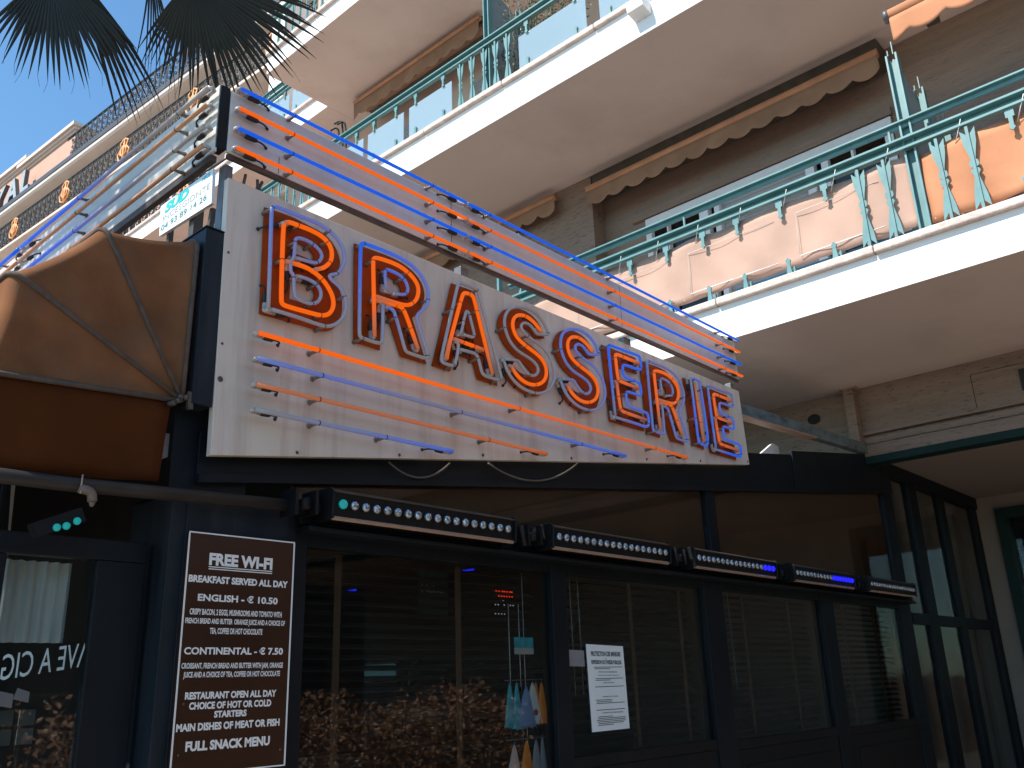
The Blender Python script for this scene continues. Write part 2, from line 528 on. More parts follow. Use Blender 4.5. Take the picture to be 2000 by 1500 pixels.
def chaikin(pts, it=2, closed=False, keep=None):
    """round a polyline; corners turning more than 'keep' degrees stay sharp"""
    for _ in range(it):
        n = len(pts)
        out = []
        rng = range(n)
        for i in rng:
            p = pts[i]
            if not closed and i in (0, n - 1):
                out.append(p)
                continue
            a, b = pts[i - 1], pts[(i + 1) % n]
            if keep is not None:
                u = (p[0] - a[0], p[1] - a[1])
                w = (b[0] - p[0], b[1] - p[1])
                an = abs(math.degrees(math.atan2(u[0] * w[1] - u[1] * w[0], u[0] * w[0] + u[1] * w[1])))
                if an > keep:
                    out.append(p)
                    continue
            out.append(tuple(p[k] + (a[k] - p[k]) * 0.25 for k in range(len(p))))
            out.append(tuple(p[k] + (b[k] - p[k]) * 0.25 for k in range(len(p))))
        pts = out
    return pts

def _eval_curve(cu):
    o = bpy.data.objects.new("tmp_shape", cu)
    COL.objects.link(o)
    dg = bpy.context.evaluated_depsgraph_get()
    me = bpy.data.meshes.new_from_object(o.evaluated_get(dg))
    vs = [tuple(v.co) for v in me.vertices]
    fs = [tuple(p.vertices) for p in me.polygons]
    bpy.data.objects.remove(o)
    bpy.data.meshes.remove(me)
    return vs, fs

def plate(polys, depth):
    """flat plate with holes: polys = [outline, hole, ...] in 2D, returns verts (x, y, +-depth/2)"""
    cu = bpy.data.curves.new("tmp_shape", 'CURVE')
    cu.dimensions = '2D'
    cu.fill_mode = 'BOTH'
    cu.extrude = depth / 2
    for pl in polys:
        sp = cu.splines.new('POLY')
        sp.points.add(len(pl) - 1)
        for i, p in enumerate(pl):
            sp.points[i].co = (p[0], p[1], 0, 1)
        sp.use_cyclic_u = True
    r = _eval_curve(cu)
    bpy.data.curves.remove(cu)
    return r

_text_cache = {}
def text2d(s, bold=0.0, depth=0.0, shear=0.0):
    key = (s, bold, depth, shear)
    if key in _text_cache:
        return _text_cache[key]
    cu = bpy.data.curves.new("tmp_text", 'FONT')
    cu.body = s
    cu.size = 1.0
    cu.offset = bold
    cu.extrude = depth / 2
    cu.shear = shear
    cu.resolution_u = 3
    vs, fs = _eval_curve(cu)
    bpy.data.curves.remove(cu)
    if not vs:
        vs, fs = [(0, 0, 0), (1, 0, 0), (1, 1, 0)], [(0, 1, 2)]
    x0, x1 = min(v[0] for v in vs), max(v[0] for v in vs)
    y0, y1 = min(v[1] for v in vs), max(v[1] for v in vs)
    vs = [((v[0] - x0) / max(1e-6, x1 - x0), (v[1] - y0) / max(1e-6, y1 - y0), v[2]) for v in vs]
    _text_cache[key] = (vs, fs)
    return vs, fs

def put_text(mb, s, org, right, up, w, h, bold=0.0, shear=0.0, depth=0.0, out=(0, 0, 0)):
    """lettering of width w and height h with its lower left corner at org"""
    vs, fs = text2d(s, bold, 1.0 if depth else 0.0, shear)
    org, right, up, out = Vector(org), Vector(right), Vector(up), Vector(out)
    mb.add([org + right * (v[0] * w) + up * (v[1] * h) + out * (v[2] * depth) for v in vs], fs)

# ================================================================== setting
g = MB().sheet([[(-400, -400, 0), (400, -400, 0)], [(-400, 400, 0), (400, 400, 0)]])
o = g.build("ground", 'ground'); o['kind'] = 'structure'
g = MB().sheet([[(-18, -400, 0.004), (-8, -400, 0.004)], [(-18, 400, 0.004), (-8, 400, 0.004)]])
o = g.build("road", 'road'); o['kind'] = 'structure'
g = MB().box(-8.0, -7.8, -200, 200, 0.0, 0.12)
o = g.build("kerb", 'coping'); o['kind'] = 'structure'

# ================================================================== apartment building
XF = 6.6                     # plane of the balcony fronts
YA, YB_ = -9.0, 11.06        # ends of the long balconies
apt = thing("apartment_building", "apartment block with long white balcony slabs and teal railings above the brasserie", "building", (8.84, 2.0, 0.0))

w = MB()
w.box(9.2, 18, YA, 13.5, 4.38, 19.0)
w.box(12.72, 18, YA, 13.5, 0.0, 4.37)
w.box(9.21, 12.71, 3.45, 13.5, 0.0, 4.37)
w.build("building_core", 'render', apt)
# ground-floor travertine fascia with mouldings, arcade ceiling and end wall
f = MB().box(8.84, 9.2, YA, 3.4, 3.905, 4.375)
f.box(8.842, 9.2, 3.4, 11.0, 3.0, 4.375)
f.box(8.80, 9.2, YA, 3.39, 3.865, 3.9)
f.box(8.87, 9.2, YA, 3.38, 3.84, 3.864)
f.box(8.83, 9.2, YA, 3.385, 3.775, 3.838)
f.box(8.845, 9.2, YA, 3.386, 3.762, 3.774)
f.box(8.815, 9.2, YA, 3.387, 3.646, 3.761)
fas = f.build("travertine_fascia", 'stone', apt)
j = MB()
for yy in (2.1, 0.55, -1.0, -2.6):
    j.box(8.838, 8.8395, yy, yy + 0.006, 3.905, 4.235)
j.box(8.838, 8.8395, YA, 2.106, 4.236, 4.241)
j.build("stone_joint", 'dark_hole', fas)
hx = MB()
hx.prism([(8.835, 3.66 + 0.07 * cos(a * pi / 7), 4.15 + 0.055 * sin(a * pi / 7)) for a in range(14)], (0.003, 0, 0))
hx.build("drain_hole", 'dark_hole', fas)
MB().box(8.80, 8.98, YA, 3.38, 3.57, 3.645).build("teal_beam", 'teal_dark', apt, bevel=0.006)
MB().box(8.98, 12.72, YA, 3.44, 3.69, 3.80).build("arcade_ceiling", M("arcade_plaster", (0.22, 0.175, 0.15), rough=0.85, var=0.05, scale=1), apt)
e = MB().box(12.4, 12.70, 2.99, 3.44, 0.0, 3.688)
e.box(12.4, 12.70, YA, 1.6, 0, 3.688).box(12.4, 12.70, 1.6, 2.99, 3.52, 3.688)
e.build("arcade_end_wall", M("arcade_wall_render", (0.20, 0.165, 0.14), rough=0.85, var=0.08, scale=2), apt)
d = MB().box(12.33, 12.60, 2.86, 2.985, 0, 3.515).box(12.33, 12.60, 1.605, 1.74, 0, 3.515).box(12.331, 12.60, 1.74, 2.86, 3.38, 3.515)
dd = d.build("door_frame", 'teal_dark', apt, bevel=0.008)
MB().box(12.45, 12.47, 1.74, 2.86, 0, 3.38).build("door_pane", 'glass_dark', dd)
MB().box(12.62, 12.66, 1.62, 2.98, 0, 3.5).build("door_backing", 'dark_hole', dd)

def slab(z0, z1, ya, yb, x=XF):
    """white front band, underside in bounce-toned white, stone coping"""
    s = MB().box(x, x + 0.012, ya, yb, z0, z1)
    so = s.build("balcony_slab", 'white_wall', apt)
    MB().box(x + 0.012, 8.845 if x < 8 else 9.19, ya, yb, z0 + 0.0005, z1 - 0.02).build("slab_soffit", 'soffit', so)
    n = max(2, int((yb - ya) / 1.3))
    c = MB()
    for i in range(n):
        c.box(x - 0.05 + random.uniform(-.004, .004), x + 0.2, lerp(ya, yb, i / n), lerp(ya, yb, (i + 1) / n) - 0.006, z1, z1 + 0.068 + random.uniform(-.003, .003))
    c.build("stone_coping", 'coping', so, bevel=0.012)
    return so
slab(4.362, 4.685, YA, 6.2)
s2 = slab(7.872, 8.262, YA, 12.6)
slab(11.29, 11.62, YA, YB_)
slab(11.29, 11.62, YB_ + 0.004, 20.0, 7.82)
slab(14.85, 15.2, YA, YB_)
sp = MB()
sp.prism([(6.6, 3.80, 8.05), (6.6, 3.80, 8.20), (6.43, 3.80, 8.16), (6.45, 3.80, 8.08)], (0, 0.20, 0))
sp.build("drain_spout", 'white_wall', s2, bevel=0.01)

# upper walls
w = MB()
w.box(8.6, 9.19, YA, 2.27, 4.69, 7.868).box(8.6, 9.19, 5.33, 5.95, 4.69, 7.868).box(8.6, 9.19, 2.27, 5.33, 7.06, 7.868)
w.build("first_floor_wall", 'stone_dark', apt)
MB().box(8.35, 9.19, 5.952, 12.5, 4.69, 7.866).build("stone_pier", 'stone', apt)
st = MB().box(8.53, 8.598, 0.95, 2.262, 4.69, 6.95)
st.build("stone_panel", 'stone', apt, bevel=0.01)
MB().box(8.55, 8.598, 2.264, 5.5, 7.07, 7.17).build("window_lintel", 'stone_dark', apt)
w = MB().box(8.6, 9.19, YA, 13.4, 8.27, 11.288).box(8.6, 9.19, YA, 13.4, 11.63, 14.848).box(8.6, 9.19, YA, 11.0, 15.2, 18.9)
w.build("upper_wall", 'render', apt)
MB().box(8.0, 8.59, 12.78, 13.3, 11.7, 14.84).build("wall_end_pier", 'white_wall', apt)

def big_window(y0, y1, z0, z1, bars, shut):
    wf = MB()
    x0, x1 = 8.56, 8.66
    wf.box(x0, x1, y0, y1, z1 - 0.10, z1)
    for a, b in bars:
        wf.box(x0 - 0.004, x1, a, b, z0, z1 - 0.101)
    fr = wf.build("window_frame", 'white_frame', apt, bevel=0.006)
    for (a, b), isd in shut:
        if isd:
            m = MB()
            k = int((z1 - z0 - .1) / 0.06)
            for i in range(k):
                m.box(8.62 + (0.006 if i % 2 else 0), 8.65, a, b, z0 + i * 0.06, z0 + i * 0.06 + 0.058)
            m.build("roller_shutter", 'shutter', fr)
        else:
            MB().box(8.63, 8.64, a, b, z0, z1 - 0.1).build("window_pane", 'pane', fr)
    MB().box(8.75, 9.0, y0, y1, z0, z1).build("window_backing", 'dark_hole', fr)
big_window(2.28, 5.32, 4.69, 7.055, [(5.24, 5.32), (5.0, 5.02), (4.45, 4.57), (4.30, 4.37), (3.14, 3.24), (2.98, 3.06), (2.70, 2.73), (2.28, 2.37)],
           [((4.57, 5.24), 0), ((3.24, 4.30), 1), ((2.37, 2.98), 0)])
# upper windows, seen between railing and awning
for y0, y1 in ((6.4, 8.3), (8.9, 10.4), (2.4, 4.9)):
    m = MB()
    for i in range(40):
        m.box(8.555, 8.59, y0, y1, 8.35 + i * 0.058, 8.35 + i * 0.058 + 0.05)
    m.build("louvred_shutter", 'shutter', apt)

# ---- railings
def bowtie(mb, y, zb, zt, x=XF + 0.02):
    H = zt - zb
    for sgn in (-1, 1):
        up = [(0.006, 0.985), (0.012, 0.90), (0.054, 0.97), (0.046, 0.80), (0.016, 0.60), (0.03, 0.585), (0.034, 0.54), (0.026, 0.52), (0.006, 0.50)]
        lo = [(0.006, 0.50), (0.026, 0.49), (0.034, 0.46), (0.02, 0.43), (0.016, 0.41), (0.046, 0.18), (0.056, 0.03), (0.012, 0.11), (0.006, 0.02)]
        for pl in (up, lo):
            mb.prism([(x + 0.012, y + sgn * a, zb + b * H) for a, b in pl], (0.008, 0, 0))
    mb.box(x, x + 0.03, y - 0.011, y + 0.011, zb, zt)

def clip_top(mb, y, zt, x=XF + 0.005, n=0.17):
    mb.prism([(x, y - 0.03, zt), (x, y + 0.03, zt), (x, y + 0.03, zt - 0.07), (x, y + 0.016, zt - 0.07), (x, y + 0.013, zt - n + .03), (x, y + 0.022, zt - n + .01), (x, y, zt - n - .01), (x, y - 0.022, zt - n + .01), (x, y - 0.013, zt - n + .03), (x, y - 0.016, zt - 0.07), (x, y - 0.03, zt - 0.07)], (0.014, 0, 0))
    mb.box(x + 0.02, x + 0.05, y - 0.008, y + 0.008, zt - 0.09, zt)

def clip_bottom(mb, y, zb, x=XF + 0.005):
    mb.prism([(x, y - 0.026, zb), (x, y + 0.026, zb), (x, y + 0.013, zb + .11), (x, y + 0.024, zb + .14), (x, y, zb + .165), (x, y - 0.024, zb + .14), (x, y - 0.013, zb + .11)], (0.014, 0, 0))
    mb.box(x + 0.02, x + 0.05, y - 0.045, y - 0.03, zb, zb + 0.08)

def railing(zc, zr, ya, yb, balusters, clips_t, clips_b, glass, x=XF, second=None, hz=None):
    m = MB()
    m.box(x - 0.025, x + 0.085, ya, yb, zr - 0.022, zr)
    m.box(x + 0.035, x + 0.06, ya, yb, zr - 0.075, zr - 0.024)
    m.box(x - 0.012, x + 0.045, ya, yb, zr - 0.100, zr - 0.0755)
    if second:
        m.box(x + 0.0, x + 0.09, ya, yb, second - 0.018, second)
        m.box(x + 0.035, x + 0.06, ya, yb, second - 0.055, second - 0.0185)
        for i in range(int((yb - ya) / 1.9) + 1):
            yy = yb - 0.3 - i * 1.9
            m.box(x + 0.025, x + 0.045, yy - 0.01, yy + 0.01, zr, second - 0.04)
    r = m.build("balcony_railing", 'teal', apt, bevel=0.004)
    for yy in balusters:
        b = MB()
        bowtie(b, yy, zc, zr - 0.105, x + 0.0)
        b.build("baluster", 'teal', r)
    for yy in clips_t:
        b = MB()
        clip_top(b, yy, zr - 0.10, x + 0.005)
        b.build("panel_clip", 'teal', r)
    for yy in clips_b:
        b = MB()
        clip_bottom(b, yy, zc, x + 0.005)
        b.build("panel_clip", 'teal', r)
    for a, b_ in glass:
        z0, z1 = hz
        MB().box(x + 0.026, x + 0.034, a, b_, z0, z1).build("glass_panel", 'rail_glass', r)
    return r

ct1 = [4.74, 4.32, 3.91, 3.52, 3.18, 2.77, 2.37, 0.96, 0.55, 0.14]
railing(4.753, 5.57, -8.9, 5.9, [2.086, 1.879, 1.474, 1.254], ct1, [4.32, 3.92, 3.51, 3.16, 2.76, 2.365, .96, .55], [], second=5.735)
g2 = [(8.5, 9.35), (7.66, 8.40), (6.75, 7.55), (4.63, 5.62), (3.5, 4.45), (2.4, 3.35), (1.3, 2.25), (0.2, 1.15)]
cl2 = [q for a, b in g2 for q in (a + 0.14, b - 0.14)]
railing(8.33, 9.10, -8.9, 12.5, [6.58, 6.38, 6.17, 5.98, 5.79] + [9.5 + 0.2 * i for i in range(9)], cl2, cl2, g2, hz=(8.385, 8.845))
railing(11.69, 12.44, -8.9, 11.0, [11.0 - 0.2 * i for i in range(1, 22)], [], [], [])
g3 = [(11.3, 12.2), (12.3, 13.3), (13.4, 14.4)]
cl3 = [q for a, b in g3 for q in (a + 0.14, b - 0.14)]
railing(11.69, 12.44, 11.1, 19.0, [], cl3, cl3, g3, x=7.82, second=12.62, hz=(11.75, 12.22))

def divider(yc, zc, zt, n=4):
    """stepped screen between two balconies: channel posts with grey panels"""
    m = MB()
    for i in range(n):
        x = XF + 0.02 + i * 0.62
        for dy in (-0.045, 0.03):
            m.box(x, x + 0.05, yc + dy, yc + dy + 0.015, zc, zt)
        m.box(x + 0.052, x + 0.075, yc - 0.045, yc + 0.045, zc, zt - 0.03)
        m.box(x + 0.012, x + 0.022, yc - 0.02, yc - 0.012, zt, zt + 0.12)
        m.box(x + 0.012, x + 0.022, yc + 0.02, yc + 0.028, zt, zt + 0.05)
    d = m.build("balcony_divider", 'teal', apt)
    for i in range(n - 1):
        x = XF + 0.10 + i * 0.62
        pts = [(x, yc, zc + 0.1), (x + 0.53, yc, zc + 0.1), (x + 0.53, yc, zt - 0.25), (x + 0.40, yc, zt - 0.10), (x + 0.2, yc, zt - 0.03), (x, yc, zt)]
        MB().prism(pts, (0, 0.012, 0)).build("divider_panel", 'grey_panel', d)
divider(1.67, 4.753, 6.36)
divider(6.13, 8.33, 9.95)
dv = MB()
for yy in (6.08, 5.76):
    dv.box(6.62, 6.66, yy - 0.035, yy - 0.02, 4.753, 6.3).box(6.66, 6.68, yy - 0.035, yy + 0.03, 4.753, 6.25)
dv.build("balcony_divider", 'teal', apt)

# ---- canvases tied inside the first-floor railing
def canvas(name, ya, yb, z0, z1, mat, label, seed):
    rnd = random.Random(seed)
    rows = []
    n = int((yb - ya) / 0.05)
    ph = rnd.uniform(0, 6)
    for i in range(n + 1):
        y = lerp(ya, yb, i / n)
        sag = 0.016 * abs(cos((y - ya - 0.2) / 0.43 * pi))
        row = []
        for j in range(9):
            t = j / 8
            z = lerp(z0 + 0.012 * sin(y * 2.1 + ph), z1 - 0.02 + sag, t)
            x = 6.655 + 0.012 * sin(y * 7 + 3 * t + ph) + 0.010 * sin(y * 17 - 7 * t) * (1 - t) + 0.016 * sin(11 * y + 9 * t) * abs(t - .5)
            row.append((x, y, z))
        rows.append(row)
    m = MB().sheet(rows, (0.004, 0, 0))
    o = m.build(name, mat)
    move_origin(o, (6.66, (ya + yb) / 2, z0))
    tag(o, label, "canvas screen", "canvas screens on the first-floor railing")
    lc = MB()
    y = ya + 0.2
    while y < yb - 0.1:
        lc.tube([(6.648, y, z1 - 0.07), (6.575, y - 0.09, 5.52)], 0.0032, 5)
        y += 0.43
    for a, b in ((0.25, 0.95), (1.15, 2.0), (2.2, 3.3)):
        if ya + b < yb:
            s_ = [(6.638, ya + a, z1 - 0.14), (6.636, ya + b, z1 - 0.14), (6.636, ya + b + 0.01, z0 + 0.07), (6.636, ya + a, z0 + 0.07)]
            lc.tube(s_[:3], 0.0028, 4)
            lc.tube(s_[2:], 0.006, 4)
    l = lc.build("lashing_cord", 'white_ink', o)
    return o
canvas("canvas_screen", 1.70, 5.75, 4.84, 5.45, 'pink_canvas', "pale pink canvas tied behind the teal first-floor railing", 1)
canvas("canvas_screen", -4.0, 1.62, 4.80, 5.43, 'orange_canvas', "bright orange canvas tied behind the teal railing at the right edge", 2)
MAT["blue_plastic"] = M("blue_plastic", (0.05, 0.26, 0.46), rough=0.4)
bp = MB().box(6.70, 6.73, 1.75, 3.3, 4.757, 4.84)
o = bp.build("plastic_sheet", "blue_plastic")
move_origin(o, (6.71, 2.5, 4.757))
tag(o, "strip of blue plastic showing under the pink canvas", "plastic sheet")
# ---- rolled awnings under the soffits
def awning(ya, yb, x, z, drop, label, mat='awning', bar='awning_bar', group="rolled awnings under the balcony soffits", top=None):
    a = thing("rolled_awning", label, "awning", (x, (ya + yb) / 2, z), group)
    MB().tube([(x, ya, z), (x, yb, z)], 0.05, 12).build("front_bar", bar, a)
    rows = []
    n = int((yb - ya) / 0.035)
    for i in range(n + 1):
        y = lerp(ya, yb, i / n)
        sc = 0.075 * abs(sin(pi * (y - ya) / 0.285)) ** 0.7
        rows.append([(x - 0.03 + 0.01 * sin(y * 9) * t, y, z - 0.02 - (drop - 0.06 + sc) * t) for t in (0, .3, .6, .85, 1.0)])
    MB().sheet(rows, (0.005, 0, 0)).build("scalloped_valance", mat, a)
    zr = z + .10 if top is None else min(z + .10, top - .10)
    r = MB().tube([(x + 0.20, ya + .05, zr), (x + 0.20, yb - .05, zr)], 0.08, 12)
    r.build("canvas_roll", mat, a)
    if top:
        MB().box(x + 0.09, 8.59, ya + .02, yb - .02, max(z - .03, top - .34), top - .002).build("shade_box", 'dark_steel', a)  # added dark box filling the shadowed gap behind the bar
    for y in (ya + 0.25, yb - 0.25):
        ar = MB()
        ar.box(x + 0.10, x + 0.30, y - 0.05, y + 0.05, z - 0.06, z + 0.06)
        ar.bar((x + 0.25, y, z + 0.02), (x + 0.05, y + (0.5 if y < (ya + yb) / 2 else -0.5), z + 0.0), 0.04, 0.03)
        ar.build("folding_arm", 'dark_steel', a)
    return a
awning(2.20, 5.95, 8.26, 7.62, 0.23, "long rolled awning with scalloped edge under the soffit above the white window frames", top=7.868)
awning(7.55, 10.55, 8.03, 11.19, 0.30, "copper-coloured rolled awning with ragged scallops beneath the third slab", top=11.285)
awning(6.45, 9.6, 8.22, 7.72, 0.22, "short rolled awning in shadow behind the crown of neon tubes")
t = awning(-2.5, 1.62, 6.62, 6.71, 0.23, "sunlit orange roller awning with silver end cap at the top right", 'orange_canvas', 'orange_canvas')
MB().tube([(6.62, 1.62, 6.71), (6.62, 1.66, 6.71)], 0.055, 12).build("end_cap", 'steel', t)

# ---- dark hooks hanging in front of the ragged awning
hk = thing("hook_rack", "cluster of black hooked rods hanging by the ragged copper awning", "hooks", (7.3, 9.9, 9.7))
for y, dz in ((9.80, 0.0), (9.88, .05), (9.97, -.03)):
    m = MB().tube(chaikin([(7.3, y, 9.15), (7.3, y, 10.02 + dz), (7.27, y + .06, 10.12 + dz), (7.22, y + .13, 10.06 + dz)], 2), 0.016, 6)
    m.build("hooked_rod", 'black', hk)
MB().tube([(7.3, 9.72, 9.55), (7.3, 10.05, 9.62)], 0.012, 6).build("cross_bar", 'black', hk)

# ---- climbing plant on the second-floor balcony
pl = thing("climbing_plant", "leafy climbing plant with small glossy leaves on the upper teal balcony", "plant", (6.85, 5.6, 8.33))
ps = MB()
lv = MB()
rnd = random.Random(5)
for k in range(22):
    y0 = rnd.uniform(4.9, 6.2)
    p = Vector((6.9 + rnd.uniform(-.08, .15), y0, 8.55))
    path = [p.copy()]
    hgt = rnd.uniform(0.5, 1.7)
    for i in range(12):
        p = p + Vector((rnd.uniform(-.03, .03), rnd.uniform(-.05, .05), hgt / 12))
        path.append(p.copy())
        for q in range(7):
            c = p + Vector((rnd.uniform(-.09, .09), rnd.uniform(-.1, .1), rnd.uniform(-.06, .06)))
            d = Vector((rnd.gauss(0, 1), rnd.gauss(0, 1), rnd.gauss(-.2, .8))).normalized()
            s_ = d.cross(Vector((rnd.gauss(0, 1), rnd.gauss(0, 1), rnd.gauss(0, 1)))).normalized()
            L_ = rnd.uniform(.035, .065)
            lv.add([c, c + d * L_ * .5 + s_ * L_ * .22, c + d * L_, c + d * L_ * .5 - s_ * L_ * .22], [(0, 1, 2, 3)])
    ps.tube(path, 0.006, 5)
ps.build("stem", 'palm_stem', pl)
lv.build("foliage", 'leaf', pl)
MB().box(6.80, 7.05, 4.85, 6.05, 8.28, 8.56).build("planter", 'pot', pl, bevel=0.01)

# ---- house number
t = MB()
put_text(t, "1", (8.833, 1.70, 3.985), (0, -1, 0), (0, 0, 1), 0.055, 0.20, bold=0.015, depth=0.02, out=(1, 0, 0))
o = t.build("house_number", 'black_ink')
move_origin(o, (8.833, 1.68, 3.985))
tag(o, "black metal numeral 1 fixed to the travertine fascia", "house number")

# ================================================================== hotel beyond
HA = radians(3.7)
HE = Vector((-sin(HA), cos(HA), 0))
HN = Vector((-cos(HA), -sin(HA), 0))
HO = Vector((11.5, 26.0, 0))
def H(u, off, z):
    return HO + HE * u + HN * off + Vector((0, 0, z))
hot = thing("hotel_building", "apricot hotel with cream cornices and black wrought-iron balcony railings", "building", tuple(H(2, -3, 0)))
def hbox(mb, u0, u1, o0, o1, z0, z1):
    return mb.prism([H(u0, o0, z0), H(u1, o0, z0), H(u1, o1, z0), H(u0, o1, z0)], (0, 0, z1 - z0))
U0, U1 = -13.2, 26.0
m = MB()
hbox(m, U0, U1, -12, -0.95, 0, 21.0)
m.build("wall", 'hotel_pink', hot)
def hprofile(mb, u0, u1, prof):
    """moulding of the given (off, z) outline run along the facade"""
    mb.prism([H(u0, a, b) for a, b in prof], HE * (u1 - u0))
# top cornice with zinc edge
m = MB()
hprofile(m, U0, U1, [(-0.94, 20.55), (-0.62, 20.62), (-0.60, 20.74), (-0.30, 20.84), (-0.28, 20.95), (0.04, 21.08), (0.10, 21.16), (0.10, 21.30), (-0.94, 21.30)])
cor = m.build("cornice", 'hotel_white', hot)
m = MB()
hprofile(m, U0, U1, [(0.13, 21.302), (0.13, 21.50), (-0.9, 21.50), (-0.9, 21.302)])
m.build("zinc_edge", 'slate', cor)
# attic blocks carrying the letters
m = MB()
hbox(m, 7.05, 11.55, -2.6, -0.35, 21.502, 23.15)
at = m.build("attic", 'hotel_pink', hot)
m = MB()
for k, (d, z0, z1) in enumerate(((0.05, 23.15, 23.25), (0.14, 23.25, 23.36), (0.24, 23.36, 23.52))):
    hbox(m, 7.05 - d, 11.55 + d, -2.6, -0.35 + d, z0, z1)
m.build("attic_cap", 'hotel_white', at)
m = MB()
hbox(m, 11.75, 26, -3.2, -0.55, 21.502, 23.7)
at = m.build("attic", 'hotel_pink', hot)
m = MB()
for k, (d, z0, z1) in enumerate(((0.05, 23.7, 23.8), (0.14, 23.8, 23.91), (0.24, 23.91, 24.08))):
    hbox(m, 11.75 - d, 26 + d, -3.2, -0.55 + d, z0, z1)
m.build("attic_cap", 'hotel_white', at)

def spiral(cx, cz, r0, turns, a0, sgn, n=12):
    return [(cx + sgn * r0 * (1 - 0.8 * i / n) * cos(a0 + turns * 2 * pi * i / n), cz + r0 * (1 - 0.8 * i / n) * sin(a0 + turns * 2 * pi * i / n)) for i in range(n + 1)]

def iron_railing(u0, u1, z0, z1, off, medallions):
    m = MB()
    def pl(pts, r):
        m.tube([H(a, off, b) for a, b in pts], r * 1.35, 4, cap=False)
    pl([(u0, z1), (u1, z1)], 0.028)
    pl([(u0, z1 - .09), (u1, z1 - .09)], 0.014)
    pl([(u0, z0 + .06), (u1, z0 + .06)], 0.018)
    md = 0.40
    k = int((u1 - u0) / md)
    h = z1 - z0
    for i in range(k):
        a = u0 + i * md
        pl([(a, z0), (a, z1)], 0.016)
        pl([(a + .07, z0), (a + .07, z1)], 0.013)
        c = a + 0.235
        pl(spiral(c - .02, z0 + h * .70, .13, 1.4, 0.5, 1), 0.013)
        pl(spiral(c + .03, z0 + h * .30, .13, 1.4, 3.6, 1), 0.013)
        pl(spiral(c, z0 + h * .50, .09, 1.2, 2.0, -1, 9), 0.011)
        pl([(c - .13, z0 + h * .15), (c - .03, z0 + h * .5), (c + .13, z0 + h * .86)], 0.012)
        pl(spiral(c + .10, z0 + h * .80, .06, 1.2, 1.0, -1, 8), 0.010)
        pl(spiral(c - .10, z0 + h * .20, .06, 1.2, 4.0, -1, 8), 0.010)
    r = m.build("balcony_railing", 'iron', hot)
    for u in medallions:
        q = MB()
        for s_ in (-1, 1):
            q.tube([H(u + s_ * a, off + .03, z0 + h * b) for a, b in ((0, .12), (.30, .24), (.38, .46), (.16, .66), (.26, .84), (.03, .95))], 0.036, 6)
            q.tube([H(u + s_ * a, off + .03, z0 + h * b) for a, b in ((0, .3), (.20, .42), (.14, .6), (0, .7))], 0.045, 6)
        q.tube([H(u, off + .03, z0 + h * b) for b in (.05, .3, .6, .98)], [.02, .06, .05, .015], 6)
        q.build("gilded_medallion", 'gold', r)
    return r
MED = [10.6, 6.35, 2.1, -2.15, -6.4]
iron_railing(U0, U1, 19.42, 20.52, 0.0, MED)
iron_railing(-13.0, 6.95, 21.52, 22.66, -0.05, [])
iron_railing(U0, 8.0, 15.82, 16.92, 0.0, MED)
iron_railing(U0, 4.0, 12.2, 13.3, 0.0, MED)
for zb in (19.4, 15.8, 12.18, 8.5):
    m = MB()
    hprofile(m, U0, U1, [(-0.94, zb - 0.55), (-0.70, zb - 0.50), (-0.66, zb - 0.36), (-0.2, zb - 0.26), (-0.05, zb - 0.20), (0.08, zb - 0.15), (0.08, zb - .04), (0.02, zb), (-0.94, zb)])
    m.build("balcony_ledge", 'hotel_white', hot)
    for i in range(16):
        u = -12.6 + i * 2.12
        if abs((u - 10.6) / 4.25 - round((u - 10.6) / 4.25)) < 0.05:
            pass
        m = MB()
        for a, b in ((u, u + .14), (u + 1.1, u + 1.24)):
            hbox(m, a, b, -0.94, -0.84, zb + 0.02, zb + 2.65)
        hbox(m, u - .05, u + 1.29, -0.94, -0.78, zb + 2.652, zb + 2.86)
        hbox(m, u + 0.60, u + .66, -0.94, -0.88, zb + 0.02, zb + 2.65)
        fr = m.build("window_frame", 'hotel_white', hot)
        m = MB()
        hbox(m, u + .141, u + 1.099, -0.94, -0.92, zb + 0.02, zb + 2.64)
        m.build("window_pane", 'pane', fr)
    for u in MED:
        m = MB()
        hbox(m, u - 0.35 - 1.1, u - 1.1 + .1, -0.94, -0.80, zb + 0.02, zb + 3.02)
        m.build("pilaster", 'hotel_pink', hot)
# roof-edge letters
lt = thing("hotel_letter_sign", "large grey letters ending in AL on the cornice of the apricot hotel", "letter sign", tuple(H(11, 0, 21.5)))
for ch, ul, wd in (("L", 10.55, 0.72), ("A", 11.92, 1.08), ("Y", 13.2, 1.1)):
    m = MB()
    put_text(m, ch, H(ul, -0.02, 21.53), -HE, (0, 0, 1), wd, 1.12, bold=0.035, depth=0.16, out=HN)
    l = m.build("letter", 'letter_side', lt)
    m = MB()
    put_text(m, ch, H(ul, 0.065, 21.53), -HE, (0, 0, 1), wd, 1.12, bold=0.035, depth=0.004, out=HN)
    m.build("letter_face", 'letter_grey', l)

# ---- unseen building added across the street to keep the window reflections dark
sb = thing("reflection_blocker", "unseen near-black building, added to darken the reflections in the brasserie windows", "building", (12, -17, 0))
m = MB().box(-6, 34, -22, -15, 0, 7.5)
m.build("wall", 'blocker_wall', sb)
m = MB()
for i in range(14):
    for zf in (0.6, 4.2):
        m.box(-4.5 + i * 2.7, -3.2 + i * 2.7, -15.0, -14.97, zf, zf + 2.2)
m.build("window", 'dark_hole', sb)

# ================================================================== brasserie pavilion
YP = 3.20                    # plane of the shop front
XL = 1.63                    # left corner
pav = thing("brasserie_pavilion", "navy-black glazed brasserie pavilion with brown blinds over its windows", "shop front", (5.5, 4.5, 0))

def fbot(x): return 2.395 + (x - 1.7) * 0.1255
def ftop(x): return 2.60 + (x - 1.7) * 0.1475

